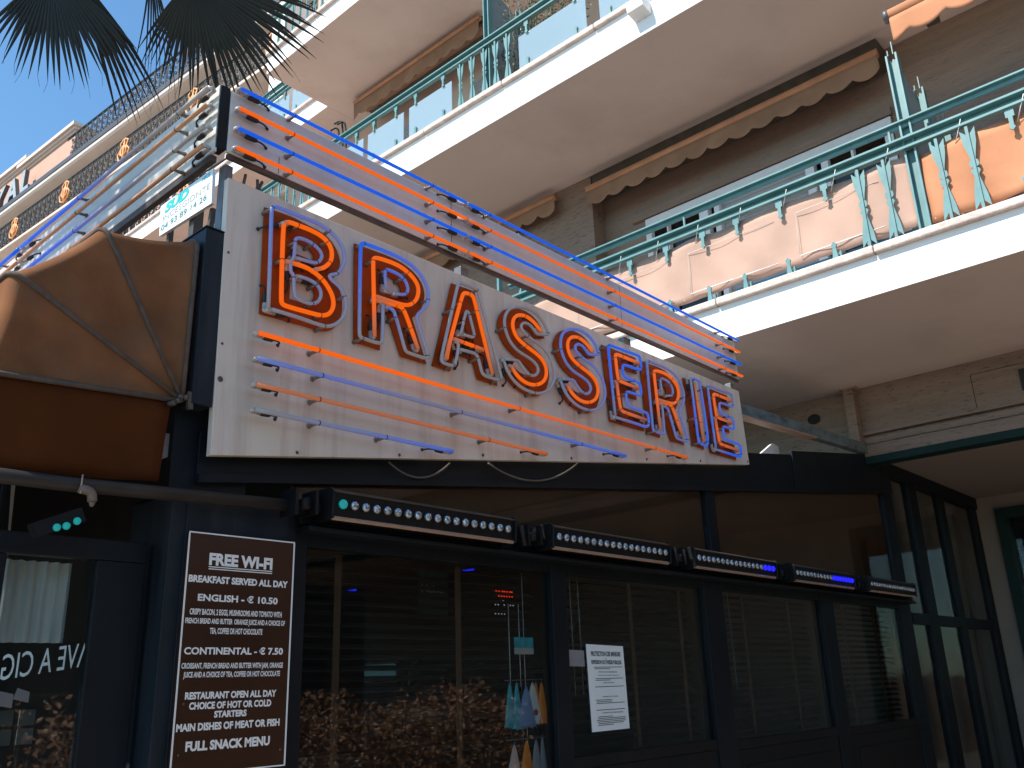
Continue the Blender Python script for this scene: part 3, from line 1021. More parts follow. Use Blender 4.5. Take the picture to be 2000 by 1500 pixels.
# fascia in two sheets with a standing seam
for a, b, yo in ((1.72, 7.13, 0.0), (7.136, 9.42, -0.012)):
    MB().prism([(a, YP + yo, fbot(a)), (b, YP + yo, fbot(b)), (b, YP + yo, ftop(b) + (0.03 if yo else 0)), (a, YP + yo, ftop(a) + (0.03 if yo else 0))], (0, 0.05, 0)).build("fascia", 'navy', pav, bevel=0.003)
MB().prism([(1.72, YP - 0.018, fbot(1.72) - 0.004), (9.3, YP - 0.018, fbot(9.3) - 0.004), (9.3, YP - 0.018, fbot(9.3) + 0.03), (1.72, YP - 0.018, fbot(1.72) + 0.03)], (0, 0.016, 0)).build("fascia_trim", 'navy', pav)
# roof
MB().prism([(1.75, YP + 0.06, ftop(1.75) - 0.06), (9.2, YP + 0.06, ftop(9.2) - 0.06), (9.2, YP + 0.06, ftop(9.2) - 0.02), (1.75, YP + 0.06, ftop(1.75) - 0.02)], (0, 5.8, 0)).build("roof", 'roofing', pav)
# corner pier
p = MB().box(XL, 2.185, YP, YP + 0.32, 0, 2.34)
p.box(1.69, 2.15, YP - 0.006, YP - 0.001, 0.2, 2.33)
p.build("corner_pier", 'navy_lit', pav, bevel=0.004)
MB().box(XL - .01, 1.95, YP + 0.02, YP + 0.3, 2.345, 3.0).build("corner_box", 'navy', pav)
MB().box(-1.5, 1.69, 5.25, 5.30, 0, 3.25).build("shade_screen", 'interior', pav)  # added dark screen closing the view, standing in for canopy shade
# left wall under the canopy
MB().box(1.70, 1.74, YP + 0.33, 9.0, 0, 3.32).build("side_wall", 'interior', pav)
# posts, transom and clerestory
def post(x0, x1, z0, z1, dy=0.0, n="mullion"):
    return MB().box(x0, x1, YP + dy, YP + 0.09, z0, z1).build(n, 'navy', pav, bevel=0.004)
ZT = 2.30
for x0, x1 in ((2.187, 2.25), (3.862, 3.985), (5.475, 5.72), (7.33, 7.56), (9.12, 9.40)):
    post(x0, x1, 0, ZT - 0.005)
for x0, x1 in ((5.64, 5.765), (9.16, 9.42)):
    post(x0, x1, ZT + 0.10, fbot(x0) + 0.02, 0.004)
t = MB().box(2.187, 9.42, YP - 0.034, YP + 0.09, ZT - 0.02, ZT + 0.085)
t.box(2.187, 9.3, YP - 0.10, YP + 0.0, ZT - 0.058, ZT - 0.036)
t.build("transom", 'navy', pav, bevel=0.005)
MB().box(2.187, 9.15, YP + 0.005, YP + 0.08, 2.195, ZT - 0.022).build("window_head", 'navy', pav)
for a, b in ((2.19, 5.638), (5.767, 9.158)):
    MB().prism([(a, YP + 0.05, ZT + 0.09), (b, YP + 0.05, ZT + 0.09), (b, YP + 0.05, fbot(b) + .02), (a, YP + 0.05, fbot(a) + .02)], (0, 0.008, 0)).build("clerestory_blind", 'brown_blind', pav)
    MB().prism([(a, YP + 0.03, ZT + 0.09), (b, YP + 0.03, ZT + 0.09), (b, YP + 0.03, fbot(b) + .02), (a, YP + 0.03, fbot(a) + .02)], (0, 0.006, 0)).build("clerestory_pane", 'glass', pav)
# panes, sills, kick panels
WINS = [(2.251, 3.861, 0.45), (3.986, 5.474, 1.235), (5.721, 7.329, 1.215), (7.561, 9.119, 1.20)]
for a, b, z in WINS:
    MB().box(a, b, YP + 0.03, YP + 0.036, z, 2.194).build("window_pane", 'glass', pav)
    s = MB().box(a, b, YP + 0.008, YP + 0.07, z - 0.06, z - 0.001)
    s.box(a, b, YP + 0.014, YP + 0.05, 0, z - 0.061)
    s.box(a + .12, b - .12, YP + 0.006, YP + 0.013, 0.2, z - 0.16)
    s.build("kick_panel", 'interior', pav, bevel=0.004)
# glazed screen running on into the arcade
s = MB()
for x0, x1 in ((9.95, 10.20), (10.95, 11.12), (12.22, 12.38)):
    s.box(x0, x1, YP, YP + 0.08, 0, 3.6)
s.box(9.45, 12.38, YP + 0.004, YP + 0.076, 2.06, 2.17)
s.prism([(9.2, YP - .02, 3.56), (9.5, YP - .02, 3.56), (12.39, YP - .02, 3.545), (12.39, YP - .02, 3.684), (9.2, YP - .02, 3.684)], (0, .12, 0))
sc = s.build("arcade_screen", 'navy', pav, bevel=0.004)
for a, b in ((9.43, 9.95), (10.2, 10.95), (11.12, 12.22)):
    m = MB().box(a, b, YP + .035, YP + .041, 2.17, 3.55).box(a, b, YP + .035, YP + .041, 0.0, 2.06)
    m.build("screen_pane", 'glass', sc)
MB().box(10.3, 12.2, YP + 0.6, YP + 0.62, 0.8, 3.2).build("screen_blind", 'brown_blind', sc)
# interior shell
m = MB().box(1.76, 9.4, 7.6, 7.7, 0, 3.0)
m.box(1.76, 9.4, YP + 0.1, 7.59, 0, 0.02)
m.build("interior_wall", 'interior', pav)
m = MB()
for i in range(3):
    m.box(2.6 + i * 2.2, 4.4 + i * 2.2, 7.3, 7.58, 1.35, 1.39).box(2.6 + i * 2.2, 4.4 + i * 2.2, 7.3, 7.58, 1.75, 1.79)
m.box(3.0, 8.5, 6.0, 6.5, 0, 1.12)
m.build("bar_counter", 'timber', pav)

# ---- venetian blinds, one per window
def blind(x0, x1, z0, z1, tapes, label):
    b = thing("venetian_blind", label, "blind", ((x0 + x1) / 2, YP + 0.15, z1), "dark slatted blinds behind the shop windows")
    m = MB()
    z = z1 - 0.02
    k = 0
    while z > z0:
        dz = 0.010 * sin(k * 0.7) + random.uniform(-.002, .002)
        y = YP + 0.15
        m.prism([(x0, y - 0.022, z - 0.010 + random.uniform(-.002, .002)), (x0, y, z + 0.003), (x0, y + 0.022, z + 0.012), (x0, y + 0.022, z + 0.0145), (x0, y, z + 0.006), (x0, y - 0.022, z - 0.007)], (x1 - x0, 0, random.uniform(-.002, .002)))
        z -= 0.047
        k += 1
    m.build("slats", 'slat', b)
    for tx in tapes:
        MB().box(tx - 0.019, tx + 0.019, YP + 0.118, YP + 0.121, z0, z1).build("ladder_tape", 'tape', b)
    cd = MB()
    for q in ((0.06, 0.11, 0.16) if x0 > 2.5 else (0.93,)):
        xx = lerp(x0, x1, q)
        cd.tube([(xx, YP + .112, z1), (xx + 0.004, YP + .112, z0 + 0.3)], 0.0022, 4)
    cd.build("pull_cord", 'cloth_white', b)
blind(2.26, 3.85, 0.5, 2.19, [2.505, 3.255], "dark venetian blind in the window next to the brown menu board")
blind(3.995, 5.465, 1.24, 2.19, [4.76, 5.33], "dark venetian blind behind the white printed notice")
blind(5.73, 7.32, 1.22, 2.19, [6.20, 6.94], "dark venetian blind in the third window from the menu board")
blind(7.57, 9.11, 1.20, 2.19, [8.0, 8.7], "dark venetian blind in the far window beside the arcade screen")

# ---- LED wash bars over the windows
def led_bar():
    b = thing("led_wash_bar", "", "light bar", (2.24, 3.062, 2.30), "LED light bars in a row above the shop windows")
    x0, x1 = 2.25, 3.37
    h = MB()
    prof = [(3.037, 2.300), (3.137, 2.285), (3.157, 2.36), (3.132, 2.412), (3.047, 2.412), (3.024, 2.398)]
    h.prism([(x0, y, z) for y, z in prof], (x1 - x0, 0, 0))
    h.prism([(x0 - 0.012, y, z) for y, z in [(3.017, 2.288), (3.142, 2.275), (3.162, 2.36), (3.137, 2.42), (3.032, 2.42), (3.012, 2.40)]], (0.011, 0, 0))
    h.prism([(x1 + 0.001, y, z) for y, z in [(3.017, 2.288), (3.142, 2.275), (3.162, 2.36), (3.137, 2.42), (3.032, 2.42), (3.012, 2.40)]], (0.011, 0, 0))
    h.build("housing", 'black', b, bevel=0.003)
    l = MB()
    l.prism([(x0, 3.025, 2.291), (x0, 3.037, 2.283), (x0, 3.054, 2.2965), (x0, 3.035, 2.3005)], (x1 - x0, 0, 0))
    l.build("lower_lip", 'peach_metal', b)  # peach colour carries the ground light this aluminium lip reflects
    u = MB().prism([(x0, 3.019, 2.398), (x0, 3.047, 2.4135), (x0, 3.047, 2.4165), (x0, 3.017, 2.402)], (x1 - x0, 0, 0))
    u.build("upper_lip", 'dark_steel', b)
    for i in range(18):
        xx = x0 + 0.045 + i * 0.0603
        c = MB()
        c.ball((xx, 3.020, 2.351), 0.0205, 12, 8, 1, .75, 1)
        c.build("lens", 'lens', b)
    br = MB()
    br.box(x0 - 0.17, x0 - 0.155, 3.052, 3.162, 2.29, 2.40).box(x0 - 0.155, x0 - 0.015, 3.092, 3.112, 2.325, 2.36)
    br.box(x0 - 0.075, x0 - 0.06, 3.047, 3.147, 2.30, 2.40).box(x0 - 0.13, x0 - 0.05, 3.112, 3.170, 2.31, 2.33)
    br.tube([(x0 - 0.10, 3.062, 2.345), (x0 - 0.10, 3.142, 2.345)], 0.026, 10)
    br.build("bracket", 'black', b)
    return b
LED_LABELS = ["black LED bar with one teal lens at its end, largest and nearest the menu board",
              "second LED bar from the menu board, all its lenses silver",
              "third LED bar from the menu board with three blue lenses at its end",
              "fourth LED bar from the menu board with a long run of blue lenses",
              "smallest and farthest LED bar beside the arcade screen"]
bar0 = led_bar()
bars = [bar0] + [copy_tree(bar0) for _ in range(4)]
for i, b in enumerate(bars):
    b.location.x = 2.24 + (0, 1.43, 2.85, 4.27, 5.72)[i]
    b['label'] = LED_LABELS[i]
    ls = sorted([c for c in b.children if c.name.startswith("lens")], key=lambda c: min(v.co.x for v in c.data.vertices))
    lit = {0: {0: 'lens_teal'}, 2: {15: 'lens_blue', 16: 'lens_blue', 17: 'lens_blue'}, 3: {k: 'lens_blue' for k in range(11, 18)}}.get(i, {})
    for k, mt in lit.items():
        ls[k].data = ls[k].data.copy()
        ls[k].data.materials[0] = MAT[mt]

# ---- menu board
mb_ = thing("menu_board", "dark brown menu board in white capitals on the corner pier, headed FREE WI-FI", "menu board", (1.93, 3.18, 1.34))
MB().box(1.694, 2.166, 3.172, 3.19, 1.342, 2.198).build("board", 'menu', mb_, bevel=0.002)
br = MB()
for a in ((1.694, 2.166, 2.194, 2.199), (1.694, 2.166, 1.341, 1.346)):
    br.box(a[0], a[1], 3.1695, 3.1715, a[2], a[3])
br.box(1.693, 1.699, 3.1695, 3.1715, 1.3462, 2.1938).box(2.161, 2.167, 3.1695, 3.1715, 1.3462, 2.1938)
br.box(1.784, 2.064, 3.1695, 3.1715, 2.070, 2.0735).box(1.784, 2.064, 3.1695, 3.1715, 2.062, 2.0655)
br.build("border", 'white_ink', mb_)
tx = MB()
for s, a, b, z, h, bo in (("FREE WI-FI", 1.784, 2.064, 2.101, 0.047, .048), ("BREAKFAST SERVED ALL DAY", 1.706, 2.141, 2.024, 0.027, .045), ("ENGLISH - \u20ac 10.50", 1.749, 2.097, 1.957, 0.028, .034),
                       ("CRISPY BACON, 2 EGGS, MUSHROOMS AND TOMATO WITH", 1.721, 2.119, 1.902, 0.026, .03), ("FRENCH BREAD AND BUTTER  ORANGE JUICE AND A CHOICE OF", 1.706, 2.136, 1.868, 0.026, .03), ("TEA, COFFEE OR HOT CHOCOLATE", 1.808, 2.034, 1.834, 0.026, .03),
                       ("CONTINENTAL - \u20ac 7.50", 1.711, 2.133, 1.764, 0.028, .034), ("CROISSANT, FRENCH BREAD AND BUTTER WITH JAM, ORANGE", 1.706, 2.136, 1.708, 0.026, .03), ("JUICE AND A CHOICE OF TEA, COFFEE OR HOT CHOCOLATE", 1.716, 2.124, 1.677, 0.026, .03),
                       ("RESTAURANT OPEN ALL DAY", 1.729, 2.112, 1.607, 0.0255, .045), ("CHOICE OF HOT OR COLD", 1.748, 2.091, 1.572, 0.0255, .045), ("STARTERS", 1.85, 1.985, 1.540, 0.024, .045), ("MAIN DISHES OF MEAT OR FISH", 1.705, 2.133, 1.500, 0.027, .045),
                       ("FULL SNACK MENU", 1.746, 2.093, 1.436, 0.034, .048)):
    tx = MB()
    put_text(tx, s, (a, 3.1702, z - h / 2), (1, 0, 0), (0, 0, 1), b - a, h, bold=bo)
    tx.build("text_line", 'white_ink', mb_)
pass
sw = MB()
for x, z in ((1.72, 1.41), (1.725, 1.58), (2.14, 1.40)):
    sw.tube([(x, 3.166, z), (x, 3.172, z)], 0.005, 8)
sw.build("screw", 'screw', mb_)

# ---- printed notice and grey card in the window
n = thing("window_notice", "white printed notice headed PROTECTION DES MINEURS taped inside the second window", "notice", (4.35, 3.225, 1.356))
MB().prism([(4.168, 3.226, 1.815), (4.522, 3.226, 1.806), (4.533, 3.226, 1.352), (4.180, 3.226, 1.350)], (0, -0.002, 0)).build("sheet", 'paper', n)
pm = MB().prism([(4.150, 3.2275, 1.835), (4.535, 3.2275, 1.826), (4.545, 3.2275, 1.340), (4.164, 3.2275, 1.336)], (0, .001, 0))
pm.build("plastic_sleeve", 'glass', n)
tx = MB()
YN = 3.2235
for s, a, b, z, h in (("PROTECTION DES MINEURS", 4.207, 4.49, 1.750, 0.027), ("ET", 4.34, 4.352, 1.729, 0.008), ("REPRESSION DE L'IVRESSE PUBLIQUE", 4.207, 4.495, 1.703, 0.027), ("PROTECTION DES MINEURS", 4.27, 4.445, 1.660, 0.0075), ("CODE DE LA SANTE PUBLIQUE", 4.262, 4.46, 1.642, 0.0065), ("DEBITS DE BOISSONS", 4.31, 4.41, 1.602, 0.0065), ("REPRESSION DE L'IVRESSE", 4.295, 4.44, 1.528, 0.0065), ("CLASSIFICATION DES BOISSONS", 4.28, 4.48, 1.442, 0.0075)):
    put_text(tx, s, (a, YN, z), (1, 0, -0.01), (0, 0, 1), b - a, h, bold=0.04 if h > .02 else .02)
z = 1.688
rnd = random.Random(3)
while z > 1.372:
    if all(abs(z - q) > 0.014 for q in (1.660, 1.642, 1.602, 1.528, 1.442, 1.475, 1.56)):
        tx.box(4.225 + rnd.uniform(0, .02), 4.50 - rnd.choice((0, 0, .02, .12)), YN - 0.0003, YN + 0.0003, z, z + 0.0035)
    z -= 0.0088
tx.build("lettering", 'black_ink', n)
c = MB().prism([(3.972, 3.227, 1.785), (4.145, 3.227, 1.78), (4.147, 3.227, 1.694), (3.974, 3.227, 1.698)], (0, -0.002, 0)).build("grey_card", 'grey_card')
move_origin(c, (4.06, 3.226, 1.694)); tag(c, "plain grey card taped to the glass beside the white notice", "card")

# ---- picture postcard and its cord
pc = thing("beach_picture", "small turquoise beach picture hanging in the first window", "picture", (3.73, 3.30, 1.765))
MB().box(3.640, 3.790, 3.290, 3.294, 1.795, 1.848).build("sea", 'sea', pc)
MB().box(3.640, 3.790, 3.2895, 3.294, 1.762, 1.7945).build("beach", 'sand', pc)
hc = MB()
for x in (3.61, 3.69):
    hc.tube([(x, 3.30, 1.60), (x, 3.30, 2.02)], 0.0025, 4)
hc.build("hanging_cord", 'cloth_white', pc)

# ---- row of hanging fabric pieces
def pendant(x, z, L, w, mat, label, dy=0.0, grp="fabric pouches hanging in the first window", crest=False):
    o = thing("hanging_pouch", label, "hanging pouch", (x, 3.295 + dy, z), grp)
    rows = []
    nn = 9
    for i in range(nn):
        t = i / (nn - 1)
        hw = lerp(0.006, w / 2, t ** 0.8)
        r = []
        for j in range(9):
            a = lerp(-1, 1, j / 8)
            r.append((x + a * hw, 3.295 + dy - 0.014 * (1 - a * a) * t + 0.006 * t * (-1) ** j, z - t * L + (0.006 * sin(j * 2.1) if i == nn - 1 else 0)))
        rows.append(r)
    MB().sheet(rows, (0, 0.003, 0)).build("cloth", mat, o)
    h = MB().tube([(x, 3.295 + dy, z - .004), (x, 3.295 + dy, z + .012), (x + .006, 3.295 + dy, z + .018), (x + .009, 3.295 + dy, z + .012)], 0.0018, 5)
    h.build("hook", 'steel', o)
    if crest:
        q = MB()
        for k in range(7):
            an = k / 7 * 2 * pi
            q.ball((x + .010 * cos(an), 3.279 + dy, z - L * .72 + .008 * sin(an)), 0.008, 6, 4, 1, .25, 1)
        q.build("emblem", 'letter', o)
    return o
ZR = 1.618
pendant(3.600, ZR, 0.215, 0.085, 'cloth_teal', "shiny turquoise pouch hanging at the left end of the upper row")
pendant(3.640, ZR, 0.225, 0.085, 'cloth_teal', "second shiny turquoise pouch, overlapping the leftmost one", -.012)
pendant(3.700, ZR - .02, 0.200, 0.155, 'cloth_blue', "pleated slate-blue pouch in the upper row", -.024)
pendant(3.765, ZR, 0.205, 0.15, 'cloth_white', "off-white pouch with a brown emblem in the upper row", -.012, crest=True)
pendant(3.805, ZR, 0.200, 0.09, 'cloth_orange', "orange pouch beside the off-white one in the upper row")
pendant(3.838, ZR, 0.205, 0.085, 'cloth_orange', "orange pouch at the right end of the upper row", -.012)
pendant(3.62, 1.32, 0.2, 0.13, 'cloth_pink', "pale pink pouch at the left of the lower row")
pendant(3.715, 1.335, 0.2, 0.12, 'cloth_orange', "orange pouch in the middle of the lower row")
pendant(3.79, 1.335, 0.2, 0.10, 'cloth_grey', "silvery grey pouch in the lower row")
pendant(3.84, 1.345, 0.2, 0.055, 'cloth_grey', "narrow grey pouch at the right end of the lower row")
rk = MB().tube([(3.56, 3.295, ZR + .014), (3.86, 3.295, ZR + .016)], 0.003, 6)
for x in (3.60, 3.69):
    rk.tube([(x, 3.295, ZR + .014), (x + .003, 3.297, 1.315)], 0.002, 4)
rk.tube([(3.56, 3.297, 1.345), (3.86, 3.297, 1.345)], 0.003, 6)
o = rk.build("display_rack", 'steel'); move_origin(o, (3.67, 3.295, ZR)); tag(o, "thin wire rack from which the coloured pouches hang", "rack")

# ---- things glimpsed deeper inside
t = thing("wall_screen", "framed screen showing a pale teal sky inside the first window", "screen", (4.16, 5.0, 1.66))
MB().prism([(4.03, 5.0, 1.665), (4.29, 5.0, 1.672), (4.29, 5.0, 1.782), (4.03, 5.0, 1.772)], (0, 0.02, 0)).build("picture", 'tv', t)
f = MB().bar((4.02, 5.0, 1.655), (4.30, 5.0, 1.662), .012).bar((4.02, 5.0, 1.782), (4.30, 5.0, 1.792), .012)
f.build("frame", 'steel', t)
for x, a, b, lab in ((3.70, 3.775, 3.926, "glowing blue bar imitating a neon reflection, nearest the menu board"), (5.0, 4.856, 5.081, "glowing blue bar imitating a neon reflection, next to the red sign")):  # added glowing bars stand in for blue lines reflected in the glass
    m = MB().bar((a, 5.0, 2.237 if x < 4 else 2.445), (b, 5.0, 2.265 if x < 4 else 2.484), 0.012)
    o = m.build("reflection_bar", 'blue_strip'); move_origin(o, (a, 5.0, 2.237 if x < 4 else 2.445)); tag(o, lab, "reflection bar", "blue reflection bars inside")
rs = thing("lit_sign", "small lit sign with red strokes over white strokes, broken up by the blind", "lit sign", (5.43, 5.0, 2.17))
rnd = random.Random(11)
m = MB()
for i in range(7):
    x = 5.33 + i * 0.032
    m.bar((x, 5.0, 2.288 + (0.018 if i < 1 else 0)), (x + rnd.uniform(-.008, .016), 5.0, 2.335), 0.007)
m.build("red_strokes", 'red_strip', rs)
m = MB()
for k, z in enumerate((2.22, 2.15)):
    for i in range(7):
        if rnd.random() < 0.8:
            x = 5.32 + i * 0.035
            m.bar((x, 5.0, z), (x + rnd.uniform(-.015, .015), 5.0, z + rnd.uniform(.02, .04)), 0.006)
m.build("white_strokes", 'white_strip', rs)
ch = thing("chrome_stand", "pale chrome display stand standing behind the blind of the first window", "display stand", (4.7, 5.0, 1.1))
m = MB()
for p in ([(4.36, 5, 1.25), (4.37, 5, 1.5), (4.40, 5, 1.60), (4.43, 5, 1.79), (4.52, 5, 1.795)], [(5.0, 5, 1.25), (5.0, 5, 1.55), (5.05, 5, 1.77), (5.18, 5, 1.775)], [(4.96, 5.02, 1.3), (4.96, 5.02, 1.55), (4.92, 5.02, 1.70), (4.91, 5.02, 1.775), (4.5, 5.02, 1.76)]):
    m.tube(chaikin(p, 2), 0.009, 6)
m.build("tube_frame", 'lens', ch)
MB().box(4.48, 4.93, 5.03, 5.04, 1.38, 1.45).build("shelf", 'lens', ch)
bb = thing("beer_sign", "dim green beer sign with pale lettering hanging inside the first window", "sign", (4.55, 5.0, 2.05))
MB().box(4.50, 4.80, 5.0, 5.02, 2.10, 2.45).build("shield", M('green_sign_face', (0.01, 0.09, 0.07), rough=0.4), bb)
m = MB(); put_text(m, "Heine", (4.53, 4.997, 2.28), (1, 0, 0), (0, 0, 1), 0.22, 0.06, bold=.01); m.build("lettering", 'cloth_white', bb)

# ---- open glass door under the canopy
dr = thing("glass_door", "navy-framed glass door standing open under the canopy, lettering seen reversed", "door", (1.58, 3.3, 0))
YD = 3.30
m = MB().box(0.30, 1.60, YD, YD + .05, 2.085, 2.16)
m.box(1.02, 1.115, YD + .001, YD + .049, 0, 2.084).box(1.42, 1.60, YD + .001, YD + .049, 0, 2.084)
m.box(1.115, 1.42, YD + .001, YD + .049, 0, .25)
m.build("frame", 'navy', dr, bevel=0.004)
MB().box(1.115, 1.42, YD + .02, YD + .026, .25, 2.084).build("pane", 'glass_dark', dr)
m = MB()
# a reflection of lettering, drawn as reversed text on the pane
vs, fs = text2d("HAVE A CIGAR", 0.0)
x1, w_ = 1.475, 0.405
for kx, kz in ((0, 0), ):
    m.add([(x1 - v[0] * w_ + kx, YD + .017, 1.665 + v[1] * 0.082 + (x1 - v[0] * w_ - 1.1) * 0.16 + kz) for v in vs if True], [f for f in fs])
# keep only the lettering that lies on the glass
keep = [f for f in m.f if all(1.117 < m.v[i][0] < 1.418 for i in f)]
m.f = keep; m.sm = [False] * len(keep)
m.build("reversed_lettering", M('reflected_lettering', (0.40, 0.50, 0.50), rough=0.5), dr)  # reflected letters painted onto the door
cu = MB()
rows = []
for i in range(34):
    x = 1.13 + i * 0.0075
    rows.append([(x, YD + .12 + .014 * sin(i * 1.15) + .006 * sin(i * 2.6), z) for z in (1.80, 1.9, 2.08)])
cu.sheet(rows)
cu.build("reflection_sheet", M('pale_reflection_sheet', (0.85, 0.83, 0.80), rough=0.9, var=0.12, scale=20, stretch=(2, 1, .2)), dr)  # pleated pale sheet imitating the bright reflection in the door glass
st = MB()
for a, b, c, d in ((1.13, 1.20, 1.60, 1.645), (1.20, 1.25, 1.615, 1.65)):
    st.prism([(a, YD + .016, c), (b, YD + .016, c - .012), (b, YD + .016, d - .014), (a + .01, YD + .016, d)], (0, .002, 0))
for i in range(3):
    for k in range(2):
        st.box(1.12 + i * .07, 1.17 + i * .07, YD + .10, YD + .11, 1.47 + k * .06, 1.52 + k * .06)
st.build("sticker", M("dull_sticker", (0.10, 0.105, 0.105)), dr)

# ---- pipe, lamp, small spotlights below the canopy
pp = MB().tube([(0.2, 3.12, 2.295), (1.2, 3.12, 2.303), (2.13, 3.12, 2.338)], 0.026, 10)
o = pp.build("conduit_pipe", M("dark_pipe_paint", (0.030, 0.026, 0.023), rough=0.5, spec=0.25, var=0.25)); move_origin(o, (1.2, 3.12, 2.30)); tag(o, "dark pipe running under the brown canopy to the corner pier", "pipe")
nz = MB().tube(chaikin([(1.24, 3.10, 2.29), (1.285, 3.10, 2.285), (1.29, 3.10, 2.25)], 2), 0.017, 8).tube([(1.29, 3.10, 2.25), (1.29, 3.10, 2.232)], [0.013, 0.006], 8)
o = nz.build("spray_nozzle", M("dull_nozzle", (0.16, 0.12, 0.10), rough=0.5)); move_origin(o, (1.29, 3.10, 2.232)); tag(o, "pale misting nozzle hanging from the dark pipe", "nozzle")
tw = MB().tube([(1.243, 3.088, 2.335), (1.243, 3.09, 2.27)], 0.003, 5)
o = tw.build("pipe_tie", 'peach_metal'); move_origin(o, (1.243, 3.09, 2.30)); tag(o, "pale tie looped round the dark pipe", "tie")
sl = thing("teal_spotlight", "small black spotlight with three glowing teal lenses above the open door", "spotlight", (1.22, 3.1, 2.15))
m = MB().bar((1.12, 3.13, 2.135), (1.27, 3.13, 2.205), .05, .05)
m.build("housing", 'black', sl)
for x, z in ((1.185, 2.150), (1.215, 2.158), (1.248, 2.178)):
    MB().ball((x, 3.10, z), 0.013, 10, 6).build("lens", 'lens_teal', sl)
jb = MB().box(1.60, 1.645, 3.25, 3.32, 2.49, 2.585)
o = jb.build("junction_box", 'cloth_grey', bevel=.004); move_origin(o, (1.62, 3.28, 2.49)); tag(o, "small grey junction box beside the edge of the brown canopy", "junction box")
for a, b, sag, lab in (((2.66, 2.62), (3.06, 2.675), .075, "cable looping below the sign nearest the canopy"), ((3.34, 2.72), (4.11, 2.84), .10, "longer cable looping below the middle of the sign")):
    pts = [(lerp(a[0], b[0], t / 14), 3.165, lerp(a[1], b[1], t / 14) - sag * 4 * (t / 14) * (1 - t / 14)) for t in range(15)]
    m = MB().tube(pts, 0.0055, 6)
    o = m.build("loose_cable", 'wire'); move_origin(o, pts[0]); tag(o, lab, "cable", "cables looping under the sign")

# ---- brown canopy over the side door
cn = thing("door_canopy", "folding brown canvas canopy with fan-shaped side over the side door", "canopy", (1.62, 3.15, 2.3))
hx_, hz_ = 1.605, 2.69
rib = [(1.612, 3.40), (1.235, 3.312), (0.945, 3.028), (0.880, 2.645)]
Y0c, Y1c = 3.15, 5.2
nsub = 8
def fan(a, b, sub=10):
    """canvas between two ribs: slightly slack, rounded over at the rim"""
    rows = []
    for i in range(sub + 1):
        t = i / sub
        ex, ez = lerp(a[0], b[0], t), lerp(a[1], b[1], t)
        bul = 4 * t * (1 - t) * 0.018
        d = Vector((ex - hx_, 0, ez - hz_)); L_ = d.length; d.normalize()
        row = []
        for j in range(9):
            s_ = j / 8 * 0.93
            row.append(Vector((hx_, Y0c, hz_)) + d * (s_ * (L_ - bul)) + Vector((0, 0.022 * sin(pi * t) * sin(pi * s_), 0)))
        for k in range(1, 7):
            an = k / 6 * pi / 2
            row.append(Vector((hx_, Y0c + 0.05 * (1 - cos(an)), hz_)) + d * ((L_ - bul) * 0.93 + 0.05 * sin(an) + (L_ * .07 - .05)))
        row.append(row[-1] + Vector((0, Y1c - Y0c - 0.05, 0)))
        rows.append(row)
    return rows
for k in range(3):
    MB().sheet(fan(rib[k], rib[k + 1])).build("canvas_panel", 'canvas', cn)
for (x, z) in rib:
    d = Vector((x - hx_, 0, z - hz_)); L_ = d.length; d.normalize()
    pts = [Vector((hx_, Y0c - 0.004, hz_)) + d * s_ for s_ in (0.02, L_ * .5, L_ * .93)]
    pts += [Vector((hx_, Y0c + 0.05 * (1 - cos(q)) - .004, hz_)) + d * (L_ * .93 + 0.05 * sin(q) + L_ * .07 - .05 + .002) for q in (.4, .9, 1.57)]
    pts.append(pts[-1] + Vector((0, 1.0, 0)))
    MB().tube(pts, 0.0105, 6).build("rib_webbing", 'strap', cn)
rows = []
for i in range(15):
    t = i / 14
    r = []
    for j in range(7):
        s_ = j / 6
        x = lerp(0.875, 1.567 - 0.028 * s_, t)
        z = lerp(2.668 + 0.022 * t, 2.318 + 0.045 * t, s_)
        r.append((x, Y0c + 0.004 + 0.012 * sin(t * 9 + s_ * 2) * s_, z))
    rows.append(r)
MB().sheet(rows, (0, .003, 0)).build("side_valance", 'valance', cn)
rows = [[(0.878 + .01 * sin(y * 8) * s_, Y0c + .01 + y, 2.645 - .33 * s_) for s_ in (0, .5, 1)] for y in [i * .1 for i in range(21)]]
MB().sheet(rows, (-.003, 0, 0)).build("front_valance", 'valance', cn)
hg = MB()
for x, z in ((1.615, 2.705), (1.593, 2.702), (1.585, 2.686), (1.566, 2.672)):
    hg.tube([(x, Y0c - .022, z), (x, Y0c + .01, z)], 0.011, 10)
hg.bar((1.635, Y0c - .012, 2.66), (1.628, Y0c - .012, 2.73), .018, .02).bar((1.545, Y0c - .012, 2.664), (1.60, Y0c - .012, 2.69), .012, .014)
hg.build("hinge", 'dark_steel', cn)

# ---- cabinet between canopy and sign
cb = thing("shutter_cabinet", "tall navy-black metal cabinet between the canopy and the white sign", "cabinet", (1.675, 3.3, 2.69))
MB().box(1.634, 1.722, 3.125, 3.50, 2.685, 3.452).build("casing", 'navy_lit', cb, bevel=0.004)
MB().box(1.630, 1.724, 3.121, 3.51, 3.4525, 3.458).build("lid", 'black', cb)

